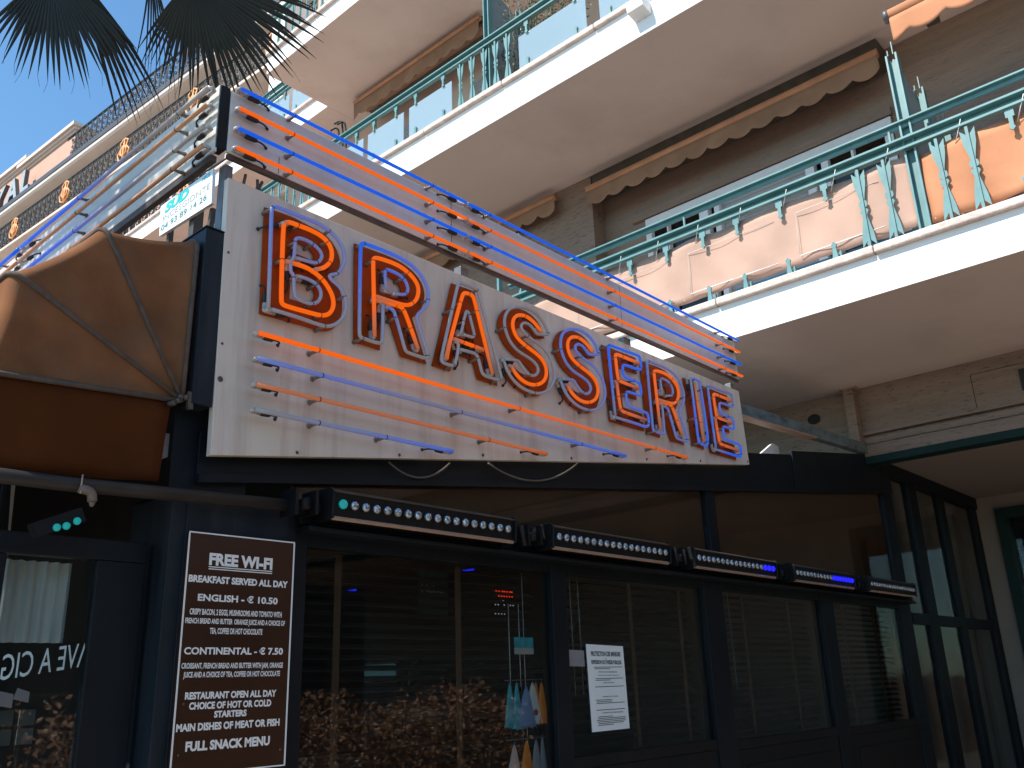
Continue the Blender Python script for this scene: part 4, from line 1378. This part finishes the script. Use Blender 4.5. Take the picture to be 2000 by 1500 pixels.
# ---- estate agent's board on posts behind the crown
es = thing("estate_agent_board", "white agent's board with teal lettering and phone number on posts above the canopy", "board", (2.3, 4.7, 3.5))
xb = 2.3
MB().prism([(xb, 5.02, 4.598), (xb, 4.385, 4.592), (xb, 4.368, 4.350), (xb, 5.00, 4.375)], (0.02, 0, 0)).build("board", 'estate', es)
def etxt(mb, s, yl, yr, z, h, **k):
    put_text(mb, s, (xb - 0.002, yl, z), (0, -1, 0), (0, 0, 1), yl - yr, h, **k)
m = MB()
etxt(m, "SUD", 4.955, 4.655, 4.515, 0.072, bold=0.05, shear=.2)
etxt(m, "NICE", 4.50, 4.41, 4.552, 0.028, bold=0.015)
m.build("lettering", 'teal_ink', es)
m = MB()
etxt(m, "INCESGIONTE", 4.97, 4.40, 4.463, 0.042)
m.build("thin_lettering", 'letter_grey', es)
m = MB()
etxt(m, "04 93 89 14 26", 4.98, 4.43, 4.400, 0.042)
m.build("phone_number", M('dark_teal_lettering', (0.02, 0.20, 0.22)), es)
m = MB().box(2.33, 2.39, 4.62, 4.68, 2.7, 4.56).box(2.33, 2.36, 4.93, 4.96, 2.7, 4.5)
m.bar((2.36, 4.45, 4.37), (2.36, 4.55, 3.9), .03).bar((2.36, 4.55, 3.9), (2.36, 4.62, 3.3), .03)
m.build("post", 'dark_steel', es)

# ---- steel strut and stone bracket right of the sign
sb_ = thing("support_strut", "blue-grey steel strut with flaking paint from the sign to the building", "strut", (7.6, 3.19, 3.6))
MB().bar((6.05, 3.19, 3.602), (8.84, 3.19, 3.735), 0.07, 0.10).build("strut_body", M('flaking_blue_paint', (0.13, 0.165, 0.175), rough=0.6, var=0.15, dirt=(0.035, 0.03, 0.028), dirt_amt=1.0, dirt_scale=9, dirt_stretch=(1, 1, 2)), sb_)
MB().bar((6.05, 3.185, 3.55), (7.6, 3.185, 3.624), 0.085, 0.012).build("lower_flange", 'peach_metal', sb_)
bk = thing("ceiling_bracket", "square beige steel post hanging from the soffit to the strut", "bracket", (8.76, 3.23, 3.72))
m = MB().box(8.70, 8.83, 3.17, 3.27, 3.74, 4.36)
m.build("hanger", 'stone', bk, bevel=.006)
m = MB().box(8.69, 8.835, 3.13, 3.30, 4.348, 4.3605)
m.build("top_plate", 'peach_metal', bk)
wt_ = MB().prism([(6.98, 3.42, 3.41), (7.40, 3.42, 3.47), (7.39, 3.42, 3.56), (7.28, 3.42, 3.57)], (0, .02, 0))
o = wt_.build("roof_offcut", 'white_wall'); move_origin(o, (7.2, 3.42, 3.42)); tag(o, "small white sheet lying on the pavilion roof right of the sign", "sheet")

# ================================================================== neon sign
LET = {
 'B': {'back': [[(1.886,3.638),(1.967,3.644),(2.043,3.645),(2.121,3.636),(2.186,3.631),(2.229,3.617),(2.269,3.587),(2.295,3.546),(2.305,3.505),(2.293,3.461),(2.264,3.422),(2.296,3.388),(2.316,3.346),(2.324,3.291),(2.318,3.236),(2.293,3.184),(2.249,3.147),(2.197,3.138),(2.105,3.138),(1.997,3.134),(1.894,3.130)], [(2.031,3.529),(2.075,3.528),(2.122,3.524),(2.149,3.504),(2.158,3.483),(2.140,3.467),(2.098,3.472),(2.033,3.468)], [(2.036,3.335),(2.037,3.243),(2.135,3.248),(2.160,3.274),(2.169,3.305),(2.162,3.327),(2.136,3.342),(2.095,3.342)]], 'outer': [[(1.900,3.137),(1.895,3.355),(1.887,3.599),(1.889,3.614),(1.902,3.627),(1.976,3.627),(2.057,3.628),(2.130,3.630),(2.200,3.615),(2.255,3.583),(2.282,3.538),(2.288,3.501),(2.276,3.458),(2.248,3.414),(2.219,3.402),(2.202,3.390),(2.214,3.375),(2.263,3.357),(2.292,3.318),(2.304,3.279),(2.297,3.230),(2.270,3.184),(2.229,3.152),(2.193,3.139),(2.141,3.138),(2.027,3.141),(1.915,3.139)]], 'core': [[(1.957,3.567),(1.979,3.578),(2.029,3.579),(2.080,3.581),(2.143,3.576),(2.186,3.558),(2.208,3.532),(2.215,3.495),(2.206,3.458),(2.171,3.417),(2.125,3.395)], [(1.979,3.578),(1.962,3.572),(1.955,3.557),(1.958,3.377),(1.964,3.200),(1.969,3.184),(1.986,3.178),(2.099,3.183),(2.170,3.187),(2.211,3.203),(2.235,3.239),(2.237,3.282),(2.217,3.323),(2.173,3.366),(2.115,3.389),(2.063,3.395),(1.975,3.387)]], 'inner': [[(2.003,3.397),(2.017,3.421),(2.017,3.500),(2.022,3.514),(2.037,3.522),(2.083,3.525),(2.130,3.513),(2.160,3.490),(2.161,3.462),(2.139,3.431),(2.087,3.424),(2.032,3.421)], [(1.998,3.391),(2.002,3.341),(2.019,3.336),(2.025,3.244),(2.042,3.227),(2.097,3.223),(2.142,3.235),(2.165,3.270),(2.164,3.306),(2.138,3.331),(2.092,3.339),(2.041,3.336)]], },
 'R': {'back': [[(2.382,3.641),(2.495,3.644),(2.617,3.649),(2.712,3.637),(2.790,3.604),(2.829,3.552),(2.838,3.507),(2.822,3.443),(2.787,3.391),(2.752,3.360),(2.803,3.245),(2.849,3.139),(2.765,3.138),(2.679,3.137),(2.635,3.235),(2.594,3.329),(2.553,3.332),(2.550,3.136),(2.472,3.137),(2.394,3.135)], [(2.543,3.535),(2.588,3.539),(2.637,3.530),(2.672,3.507),(2.678,3.483),(2.654,3.448),(2.590,3.442),(2.542,3.440)]], 'outer': [[(2.517,3.344),(2.519,3.161),(2.505,3.138),(2.400,3.140),(2.386,3.144),(2.381,3.162),(2.378,3.387),(2.376,3.603),(2.381,3.618),(2.396,3.626),(2.510,3.630),(2.633,3.629),(2.721,3.607),(2.786,3.560),(2.815,3.495),(2.805,3.429),(2.760,3.379),(2.733,3.351),(2.736,3.321),(2.772,3.239),(2.809,3.158),(2.798,3.138),(2.686,3.139),(2.664,3.143),(2.654,3.160),(2.624,3.239),(2.593,3.319),(2.581,3.333),(2.557,3.340),(2.533,3.336)]], 'core': [[(2.470,3.167),(2.462,3.364),(2.453,3.551),(2.457,3.567),(2.476,3.578),(2.596,3.585),(2.671,3.569),(2.728,3.535),(2.747,3.494),(2.734,3.438),(2.697,3.398),(2.647,3.378),(2.474,3.373)], [(2.474,3.356),(2.611,3.370),(2.641,3.369),(2.660,3.354),(2.703,3.271),(2.749,3.178)]], 'inner': [[(2.539,3.428),(2.529,3.516),(2.536,3.533),(2.551,3.541),(2.621,3.537),(2.665,3.515),(2.679,3.478),(2.671,3.452),(2.647,3.436),(2.598,3.427)]], },
 'A': {'back': [[(3.029,3.641),(3.200,3.648),(3.285,3.395),(3.368,3.143),(3.286,3.142),(3.211,3.143),(3.177,3.240),(3.080,3.243),(3.041,3.237),(3.027,3.189),(3.012,3.140),(2.950,3.140),(2.887,3.140),(2.958,3.388)], [(3.103,3.493),(3.067,3.350),(3.146,3.355)]], 'outer': [[(3.005,3.283),(3.023,3.269),(2.995,3.162),(2.977,3.145),(2.917,3.144),(2.900,3.151),(2.896,3.170),(2.957,3.383),(3.019,3.605),(3.026,3.622),(3.044,3.630),(3.149,3.630),(3.168,3.627),(3.177,3.613),(3.255,3.397),(3.336,3.179),(3.336,3.162),(3.316,3.148),(3.222,3.146),(3.194,3.154),(3.182,3.174),(3.166,3.229),(3.154,3.247),(3.133,3.255),(3.031,3.249)]], 'core': [[(2.926,3.173),(2.986,3.359),(3.052,3.557),(3.062,3.574),(3.080,3.582),(3.117,3.584),(3.132,3.579),(3.141,3.565),(3.204,3.373),(3.269,3.172)], [(2.991,3.299),(3.098,3.298),(3.209,3.296)], [(2.940,3.177),(2.966,3.281)]], 'inner': [[(3.033,3.336),(3.045,3.348),(3.077,3.464),(3.087,3.483),(3.105,3.474),(3.125,3.412),(3.143,3.359),(3.129,3.341),(3.057,3.341)]], },
 'S': {'back': [[(3.787,3.530),(3.689,3.502),(3.670,3.529),(3.628,3.546),(3.578,3.545),(3.538,3.523),(3.535,3.497),(3.567,3.476),(3.644,3.456),(3.721,3.431),(3.777,3.395),(3.811,3.347),(3.812,3.287),(3.780,3.214),(3.733,3.169),(3.675,3.145),(3.591,3.141),(3.503,3.162),(3.438,3.200),(3.401,3.253),(3.391,3.293),(3.487,3.301),(3.529,3.269),(3.597,3.256),(3.643,3.258),(3.658,3.285),(3.621,3.311),(3.553,3.339),(3.466,3.370),(3.408,3.418),(3.381,3.479),(3.379,3.523),(3.408,3.581),(3.464,3.627),(3.549,3.655),(3.634,3.658),(3.705,3.637),(3.754,3.599)]], 'outer': [[(3.361,3.269),(3.379,3.226),(3.423,3.180),(3.488,3.148),(3.568,3.138),(3.652,3.144),(3.733,3.184),(3.781,3.244),(3.796,3.297),(3.779,3.363),(3.742,3.409),(3.679,3.443),(3.595,3.460),(3.533,3.483),(3.512,3.505),(3.522,3.532),(3.558,3.548),(3.606,3.539),(3.640,3.508),(3.661,3.504),(3.750,3.527),(3.753,3.544),(3.718,3.596),(3.662,3.631),(3.584,3.644),(3.506,3.631),(3.429,3.600),(3.386,3.550),(3.374,3.493),(3.384,3.447),(3.419,3.389),(3.485,3.353),(3.567,3.340),(3.628,3.321),(3.651,3.287),(3.631,3.253),(3.595,3.237),(3.547,3.243),(3.508,3.272),(3.492,3.292),(3.469,3.300),(3.368,3.281)]], 'core': [[(3.420,3.255),(3.458,3.212),(3.523,3.185),(3.592,3.183),(3.663,3.205),(3.709,3.247),(3.723,3.300),(3.701,3.349),(3.646,3.380),(3.549,3.404),(3.476,3.433),(3.447,3.474),(3.442,3.512),(3.458,3.551),(3.497,3.580),(3.560,3.591),(3.623,3.574),(3.664,3.550),(3.692,3.527)]], 'inner': [], },
 'E': {'back': [[(4.350,3.642),(4.532,3.644),(4.729,3.646),(4.732,3.532),(4.522,3.527),(4.532,3.452),(4.696,3.452),(4.701,3.348),(4.533,3.342),(4.539,3.263),(4.752,3.264),(4.759,3.146),(4.568,3.143),(4.383,3.139),(4.368,3.389)]], 'outer': [[(4.366,3.160),(4.355,3.352),(4.343,3.599),(4.349,3.617),(4.368,3.627),(4.520,3.629),(4.674,3.636),(4.697,3.629),(4.702,3.554),(4.683,3.532),(4.508,3.531),(4.483,3.512),(4.489,3.456),(4.519,3.439),(4.656,3.447),(4.673,3.429),(4.677,3.369),(4.659,3.352),(4.519,3.352),(4.500,3.333),(4.504,3.268),(4.524,3.250),(4.715,3.252),(4.736,3.238),(4.738,3.174),(4.708,3.150),(4.594,3.152),(4.370,3.150)]], 'core': [[(4.682,3.582),(4.552,3.581),(4.440,3.582),(4.418,3.577),(4.413,3.562),(4.419,3.481),(4.425,3.414),(4.447,3.401),(4.650,3.401)], [(4.417,3.394),(4.428,3.301),(4.437,3.230),(4.450,3.212),(4.474,3.206),(4.716,3.204)]], 'inner': [], },
 'I': {'back': [[(5.315,3.645),(5.466,3.648),(5.486,3.398),(5.510,3.149),(5.353,3.157),(5.334,3.411)]], 'outer': [[(5.321,3.626),(5.334,3.407),(5.342,3.178),(5.353,3.162),(5.380,3.156),(5.481,3.152),(5.470,3.378),(5.446,3.625),(5.424,3.635),(5.338,3.632),(5.320,3.625)]], 'core': [[(5.372,3.608),(5.392,3.394),(5.412,3.178)]], 'inner': [], },
}
LETTERS = [('B',0.0),('R',0.0),('A',0.0),('S',0.0),('S',0.485),('E',0.0),('R',2.396),('I',0.0),('E',1.210)]

YS = 3.12                    # front of the painted sign panel
YB = 3.112                   # front of the letter plates
YT = 3.05                    # centre line of the neon tubes
sign = thing("neon_sign", "large white sign panel spelling BRASSERIE in red-brown letters outlined with neon", "neon sign", (3.9, 3.14, 2.49))
MB().prism([(1.728, YS, 2.490), (6.197, YS, 3.150), (6.165, YS, 3.735), (1.711, YS, 3.719)], (0, 0.035, 0)).build("panel", 'panel', sign, bevel=0.003)
for x, z, r in ((1.737, 3.368, .006), (1.741, 2.958, .006), (1.744, 2.806, .012), (2.122, 2.566, .008), (2.688, 2.648, .008), (3.254, 2.741, .009), (3.995, 2.844, .009), (4.782, 2.965, .009), (5.464, 3.063, .009), (6.17, 3.17, .008)):
    m = MB()
    m.ball((x, YS - .001, z), r, 10, 6, 1, .55, 1)
    m.build("screw", 'screw', sign)

def electrode(parent, end, back, wall, L=0.07):
    """tube end: bend back, clear stub, black boot, lead into the panel - one piece.
    end: end point; back: unit vector pointing back along the tube; wall: vector from the tube to the panel"""
    m = MB()
    end, back, wall = Vector(end), Vector(back), Vector(wall)
    w = wall.normalized() * 0.030
    p1 = end + w
    m.tube([end, end + w * .5 - back * .006, p1, p1 + back * L * .45], [.0088, .0098, .0100, .0100], 8)
    a = p1 + back * L * .45
    b = p1 + back * L * 1.05
    m.use(1).tube([a, lerp(a, b, .2), lerp(a, b, .8), b], [.0105, .0130, .0115, .0050], 8)
    d = Vector(wall)
    e = p1 + back * L * 1.45
    foot = e + back * .01 + (d - w) * 1.0
    m.tube(chaikin([tuple(b), tuple(b + back * .02), tuple(e + w * .3), tuple(foot)], 2), 0.0042, 6)
    m.ball(tuple(foot), 0.0085, 8, 5)
    return m.build("electrode", ['clear_end', 'boot'], parent)

def bil(g, u, v):
    return lerp(lerp(g[0], g[1], u), lerp(g[2], g[3], u), v)

OUT_GLOW = [(.05, .0, .50, .30), (.0, .0, 1.0, .5), (.02, .0, .08, .0), (.0, .03, .04, .0), (.04, .22, .55, .52), (.30, .55, 1.0, .9), (.30, .28, .30, .25), (.62, .80, .45, .42), (.70, 1.0, .30, .10)]
CORE_GLOW = [(1, 1, 1, 1), (.95, .95, 1, 1), (1, 1, 1, 1), (.95, 1, 1, .9), (.8, .95, 1, .85), (.55, .55, 1, .95), (.45, .5, 1, .95), (.35, .4, .5, .5), (.6, .6, .75, .7)]
WALL = Vector((0, YB - YT, 0))
for li, (ch, dx) in enumerate(LETTERS):
    Lt = LET[ch]
    sh = lambda pl: [(a + dx, b) for a, b in pl]
    back = [chaikin(sh(p), 2, True, keep=48) for p in Lt['back']]
    vs, fs = plate(back, 0.006)
    m = MB()
    m.add([(x, YB - 0.003 + z, y) for x, y, z in vs], fs)
    let = m.build("letter", 'letter', sign)
    xs = [p[0] for p in back[0]]; zs = [p[1] for p in back[0]]
    bx = (min(xs), max(xs), min(zs), max(zs))
    uv = lambda p: (min(1, max(0, (p[0] - bx[0]) / (bx[1] - bx[0]))), min(1, max(0, (p[1] - bx[2]) / (bx[3] - bx[2]))))
    for kind, nm, mt, r, gl in (('outer', 'outline_tube', 'blue_neon', .0088, OUT_GLOW[li]), ('inner', 'counter_tube', 'blue_neon', .0082, tuple(.8 * x for x in OUT_GLOW[li])), ('core', 'core_tube', 'orange_neon', .0100, CORE_GLOW[li])):
        for k, pl in enumerate(Lt[kind]):
            pl = sh(pl)
            y = YT + (0.004 if kind == 'inner' else 0) + (0.007 if kind == 'core' and k > 0 else 0)
            P = chaikin(pl, 3)
            g = [bil(gl, *uv(p)) for p in P]
            if kind == 'inner':
                g = [bil(gl, uv(p)[0], uv(p)[1]) * 1.0 for p in P]
            for q in range(3):
                if len(g) > 8:
                    g[q] *= (.25, .5, .8)[q]
                    g[-1 - q] *= (.25, .5, .8)[q]
            m = MB()
            m.tube([(a, y, b) for a, b in P], r, 10, glow=[max(0.0, q) for q in g])
            m.build(nm, mt, let)
            # electrodes at both ends
            for a, b in ((P[0], P[min(5, len(P) - 1)]), (P[-1], P[-min(6, len(P))])):
                bk_ = Vector((b[0] - a[0], 0, b[1] - a[1])).normalized()
                electrode(let, (a[0], y, a[1]), bk_, (0, YB - y, 0), 0.08)
            # standoffs
            n = 5 if kind == 'outer' else 3
            if len(P) < 20: n = 2
            for q in range(n):
                p = P[int((q + .5) / n * len(P))]
                so = MB()
                so.tube([(p[0] - .002, YB + (.006 if kind != 'core' else -.004), p[1] - .004), (p[0], y + .007, p[1])], [.0098, .0068], 8)
                t0 = P[max(0, int((q + .5) / n * len(P)) - 1)]
                dd_ = Vector((p[0] - t0[0], 0, p[1] - t0[1]))
                if dd_.length > 1e-5:
                    dd_.normalize()
                    c = Vector((p[0], y, p[1]))
                    so.use(1).tube([c - dd_ * .0016, c + dd_ * .0016], r + .0016, 10)
                so.build("standoff", ['standoff', 'boot'], let)

def straight_tube(root, name, a, b, wall, mat, glow, r, supports, lead=0.16):
    """one straight neon tube with both electrodes, standoffs and leads; glow: list along the tube"""
    a, b, wall = Vector(a), Vector(b), Vector(wall)
    d = (b - a).normalized()
    n = 16
    m = MB()
    pts = [a.lerp(b, i / n) for i in range(n + 1)]
    gs = []
    for i in range(n + 1):
        q = i / n * (len(glow) - 1)
        k = min(int(q), len(glow) - 2)
        gs.append(lerp(glow[k], glow[k + 1], q - k))
    m.tube(pts, r, 10, glow=gs)
    t = m.build(name, mat, root)
    electrode(t, a, d, wall, lead * .55)
    electrode(t, b, -d, wall, lead * .55)
    for s_ in supports:
        p = a + d * s_
        so = MB()
        so.tube([p + wall * 1.0 - d * .004, p + wall * .5, p + wall * .12], [.010, .0075, .0065], 8)
        so.ball(tuple(p + wall * .97 - d * .004), .013, 8, 5, 1, .6, 1)
        so.use(1).tube([p - d * .0022, p + d * .0022], r + .0016, 10)
        so.build("standoff", ['standoff', 'boot'], t)
    return t
W_ = (0, YS - YT, 0)
straight_tube(sign, "straight_tube", (1.862, YT, 3.018), (5.171, YT, 3.026), W_, 'orange_neon', [1, .95, .7, .5, .55], .0102, [.30, 1.61, 2.92])
straight_tube(sign, "straight_tube", (1.866, YT, 2.906), (4.447, YT, 2.920), W_, 'blue_neon', [.40, .38, .12, .15, .40, .55, .5], .0102, [.32, 1.165, 2.14])
straight_tube(sign, "straight_tube", (1.866, YT, 2.795), (3.689, YT, 2.806), W_, 'orange_neon', [.22, .2, .24, .3, .36], .0102, [.31, 1.36])
straight_tube(sign, "straight_tube", (1.868, YT, 2.688), (2.968, YT, 2.699), W_, 'blue_neon', [.0, .12, .25, .42, .5], .0102, [.31, .68])

# ================================================================== crown of straight tubes over the sign
crown = thing("tube_sign", "long board above the sign carrying four bright blue and orange neon tubes", "neon board", (3.95, 3.15, 3.8))
cbd = MB().prism([(1.694, YS, 3.838), (6.192, YS, 3.838), (6.180, YS, 4.153), (1.693, YS, 4.153)], (0, 0.012, 0)).build("board", 'board', crown, bevel=0.002)
m = MB()
for x in (1.952, 3.045, 4.62):
    m.box(x, x + .003, YS - .0008, YS - .0002, 3.845 if x > 2 else 3.842, 4.15 if x > 2 else 3.93)
m.build("seam", 'boot', cbd)
MB().box(1.70, 6.19, YS + .001, YS + .020, 3.812, 3.836).build("lower_rail", 'dark_steel', crown, bevel=0.003)
MB().box(1.645, 1.69, YS + .002, YS + .06, 3.845, 4.16).build("corner_post", 'black', crown)
for x0, x1 in ((1.712, 1.752), (3.15, 3.21), (4.69, 4.765), (6.115, 6.165)):
    MB().box(x0, x1, YS + .038, YS + .09, 3.35, 3.805).build("post", 'steel', crown, bevel=0.004)
YC = 3.07
KC = 3.07 / 3.04
WC = (0, YS - YC, 0)
for z, mt in ((4.122, 'blue_neon'), (4.021, 'orange_neon'), (3.920, 'blue_neon'), (3.823, 'orange_neon')):
    for a, b, sp_ in ((1.695, 3.082, (.28, 1.15)), (3.104, 6.10, (.17, 1.35, 2.75))):
        straight_tube(crown, "neon_tube", (a * KC, YC, 1.6 + (z - 1.6) * KC), (b * KC, YC, 1.6 + (z - 1.6) * KC), WC, mt, [1, 1, 1, 1] if not (a > 3 and z == 4.021) else [.7, .95, 1, 1], .0088, sp_, .20)
cv_ = MB()
for x, k in ((1.80, .0), (1.86, .01), (1.885, -.008)):
    cv_.tube(chaikin([(x + .02, YS + .05, 3.80), (x + .012 + k, YS + .045, 3.76), (x, YS + .04, 3.70)], 2), .0075, 6)
cv_.build("feed_cable", 'wire', crown)

crown2 = thing("tube_sign", "side board receding left from the corner, its blue tubes lit and brown tubes dead", "neon board", (1.65, 4.8, 3.8))
XC = 1.64
MB().prism([(XC, 3.13, 3.825), (XC, 7.6, 3.825), (XC, 7.6, 4.160), (XC, 3.13, 4.160)], (0.012, 0, 0)).build("board", 'board', crown2, bevel=0.002)
MB().box(1.642, 1.672, 3.16, 7.6, 3.792, 3.822).build("lower_rail", 'dark_steel', crown2, bevel=.003)
for y in (4.62, 6.3):
    MB().box(1.655, 1.70, y, y + .05, 3.0, 3.786).build("post", 'dark_steel', crown2)
XT2 = 1.588
W2 = (XC - XT2, 0, 0)
for z, mt, g1, g2_ in ((4.118, 'blue_neon', [0, 0, 0, .10, .5, .85, .9, 1], [1, 1]), (4.030, 'orange_neon', [0, 0, 0, .03, .06], [.06, .1]), (3.922, 'blue_neon', [0, 0, .04, .10, .4, .75, .85, .8], [.8, .8]), (3.825, 'orange_neon', [0, 0, .05, .12, .15], [.15, .15])):
    straight_tube(crown2, "neon_tube", (XT2, 3.13, z), (XT2, 5.20, z), W2, mt, g1, .0105, (.26, 1.3), .20)
    straight_tube(crown2, "neon_tube", (XT2, 5.23, z), (XT2, 7.4, z), W2, mt, g2_, .0105, (.3, 1.6), .20)

# ================================================================== palm whose fronds hang into the picture
palm = thing("palm_tree", "palm with dark fan-shaped fronds hanging into the top left of the view", "palm", (0.15, 4.3, 0))
tk = []
for i in range(15):
    t = i / 14
    tk.append((0.15 + 0.05 * sin(t * 3), 4.3 + .03 * sin(t * 4), t * 6.9))
MB().tube(tk, [0.21 - 0.07 * i / 14 + (0.012 if i % 2 else 0) for i in range(15)], 14).build("trunk", 'bark', palm)
CROWN = Vector((0.15, 4.3, 6.9))

def frond(hub, axis, face, R, spread, seed, nseg=44, droop=0.10, fuse=0.48, asym=0.0):
    """fan leaf: pleated segments joined near the hub and free towards the tips"""
    rnd = random.Random(seed)
    hub, axis, face = Vector(hub), Vector(axis).normalized(), Vector(face).normalized()
    side = axis.cross(face).normalized()
    face = side.cross(axis).normalized()
    fr = MB()
    da = 2 * spread / nseg
    for i in range(nseg):
        a = -spread + (i + .5) * da
        L_ = R * (0.80 + 0.20 * cos(a * .8)) * rnd.uniform(.90, 1.04) * (1 - asym * (i + .5) / nseg)
        d = axis * cos(a) + side * sin(a)
        sd = -axis * sin(a) + side * cos(a)
        lift = face * (0.10 * R * cos(a * 1.5))
        rows = []
        bend = rnd.uniform(-.09, .09)
        tw = rnd.uniform(-.12, .12)
        ns = 9
        for k in range(ns + 1):
            t = k / ns
            r = L_ * (0.03 + 0.97 * t)
            hw = r * math.tan(da / 2) * 1.10
            ff = fuse
            if t > ff:
                w0 = L_ * ff * math.tan(da / 2) * 1.10
                hw = w0 * (1 - ((t - ff) / (1 - ff)) ** 1.1) * 1.0 + 0.0008
            p = hub + d * r + lift * sin(t * pi * .5) + sd * (bend * r * max(0, t - ff)) + Vector((0, 0, -1)) * (droop * R * t ** 3)
            fold = face * (hw * 0.55)
            s2_ = (sd * cos(tw * t) + face * sin(tw * t))
            rows.append([p - s2_ * hw, p + fold, p + s2_ * hw])
        fr.sheet(rows)
        if rnd.random() < .45:
            e = rows[-1][1]
            fr.tube([e, e + d * .05 * R + sd * rnd.uniform(-.03, .03) * R + Vector((0, 0, -.05 * R))], .0010, 3, cap=False)
    return fr

def add_frond(hub, axis, face, R, spread, seed, **k):
    f = frond(hub, axis, face, R, spread, seed, **k).build("frond", 'palm', palm)
    h = Vector(hub)
    mid = (CROWN + h) / 2 + Vector((0, 0, 0.22))
    MB().tube(chaikin([tuple(CROWN), tuple(mid), tuple(h), tuple(h + Vector(axis).normalized() * R * .12)], 2), .013, 6).build("leaf_stalk", 'palm_stem', f)
CAMP = Vector((0, 0, 1.6))
def toward(h):
    return (CAMP - Vector(h)).normalized()
ASYM = 0.38
h1 = (1.30, 4.50, 5.48)
add_frond(h1, (0.26, 0.22, -0.62), toward(h1), 0.64, 0.88, 21, nseg=28, fuse=.60, asym=.16)
h2 = (1.94, 4.15, 5.63)
add_frond(h2, (0.66, 0.16, -0.60), toward(h2) + Vector((0, 0, -.1)), 0.86, 1.2, 22, nseg=38, fuse=.58, asym=ASYM * .9)
h3 = (1.42, 4.55, 5.62)
add_frond(h3, (0.86, 0.55, -0.50), toward(h3) + Vector((.3, .2, .2)), 0.86, .22, 23, nseg=8, fuse=.5)
h4 = (1.80, 4.40, 5.80)
add_frond(h4, (0.12, 0.10, -0.66), toward(h4) + Vector((.5, .0, 0)), 0.78, .22, 24, nseg=9, fuse=.3)
for i in range(9):
    an = 1.9 + i * .5
    h = CROWN + Vector((cos(an) * 1.2, sin(an) * 1.2, 0.25 + .3 * (i % 3)))
    ax = Vector((cos(an), sin(an), -.35 + .25 * (i % 3)))
    add_frond(tuple(h), tuple(ax), (0, 0, 1), 0.85, 1.4, 30 + i, nseg=30)

# ---- clipped hedge that the lower panes mirror (out of frame to the right)
hg_ = thing("hedge", "bronze-leaved hedge beside the pavement, mirrored in the lower shop windows", "hedge", (4.8, -0.3, 0))
lv = MB()
rnd = random.Random(77)
stm = MB()
for i in range(150):
    x, y = rnd.uniform(2.75, 7.25), rnd.uniform(-.95, -.12)
    top = 1.45 + .10 * sin(x * 3.1) + .06 * sin(x * 7.7 + 1)
    stm.tube([(x, y, .5), (x + rnd.uniform(-.06, .06), y + rnd.uniform(-.05, .05), .95), (x + rnd.uniform(-.12, .12), y + rnd.uniform(-.1, .1), top * rnd.uniform(.8, 1.0))], [.008, .006, .003], 4)
for i in range(17000):
    x = rnd.uniform(2.68, 7.32)
    top = 1.50 + .10 * sin(x * 3.1) + .06 * sin(x * 7.7 + 1) + .05 * sin(x * 19)
    y = rnd.uniform(-1.02, 0.0) if rnd.random() < .5 else rnd.uniform(-.22, .04)
    z = rnd.uniform(0.45, top)
    c = Vector((x, y, z))
    d = Vector((rnd.gauss(0, 1), rnd.gauss(.3, 1), rnd.gauss(.5, .8))).normalized()
    s_ = d.cross(Vector((rnd.gauss(0, 1), rnd.gauss(0, 1), rnd.gauss(0, 1)))).normalized()
    L_ = rnd.uniform(.032, .062)
    n_ = d.cross(s_) * L_ * .08
    lv.add([c, c + d * L_ * .35 + s_ * L_ * .24 + n_, c + d * L_ * .7 + s_ * L_ * .2 + n_, c + d * L_, c + d * L_ * .7 - s_ * L_ * .2 + n_, c + d * L_ * .35 - s_ * L_ * .24 + n_], [(0, 1, 2, 3), (0, 3, 4, 5)])
stm.build("stems", 'bark', hg_)
lv.build("foliage", 'hedge_leaf', hg_)
MB().box(2.6, 7.4, -1.05, -.05, 0, .5).build("planter", 'pot', hg_, bevel=.02)
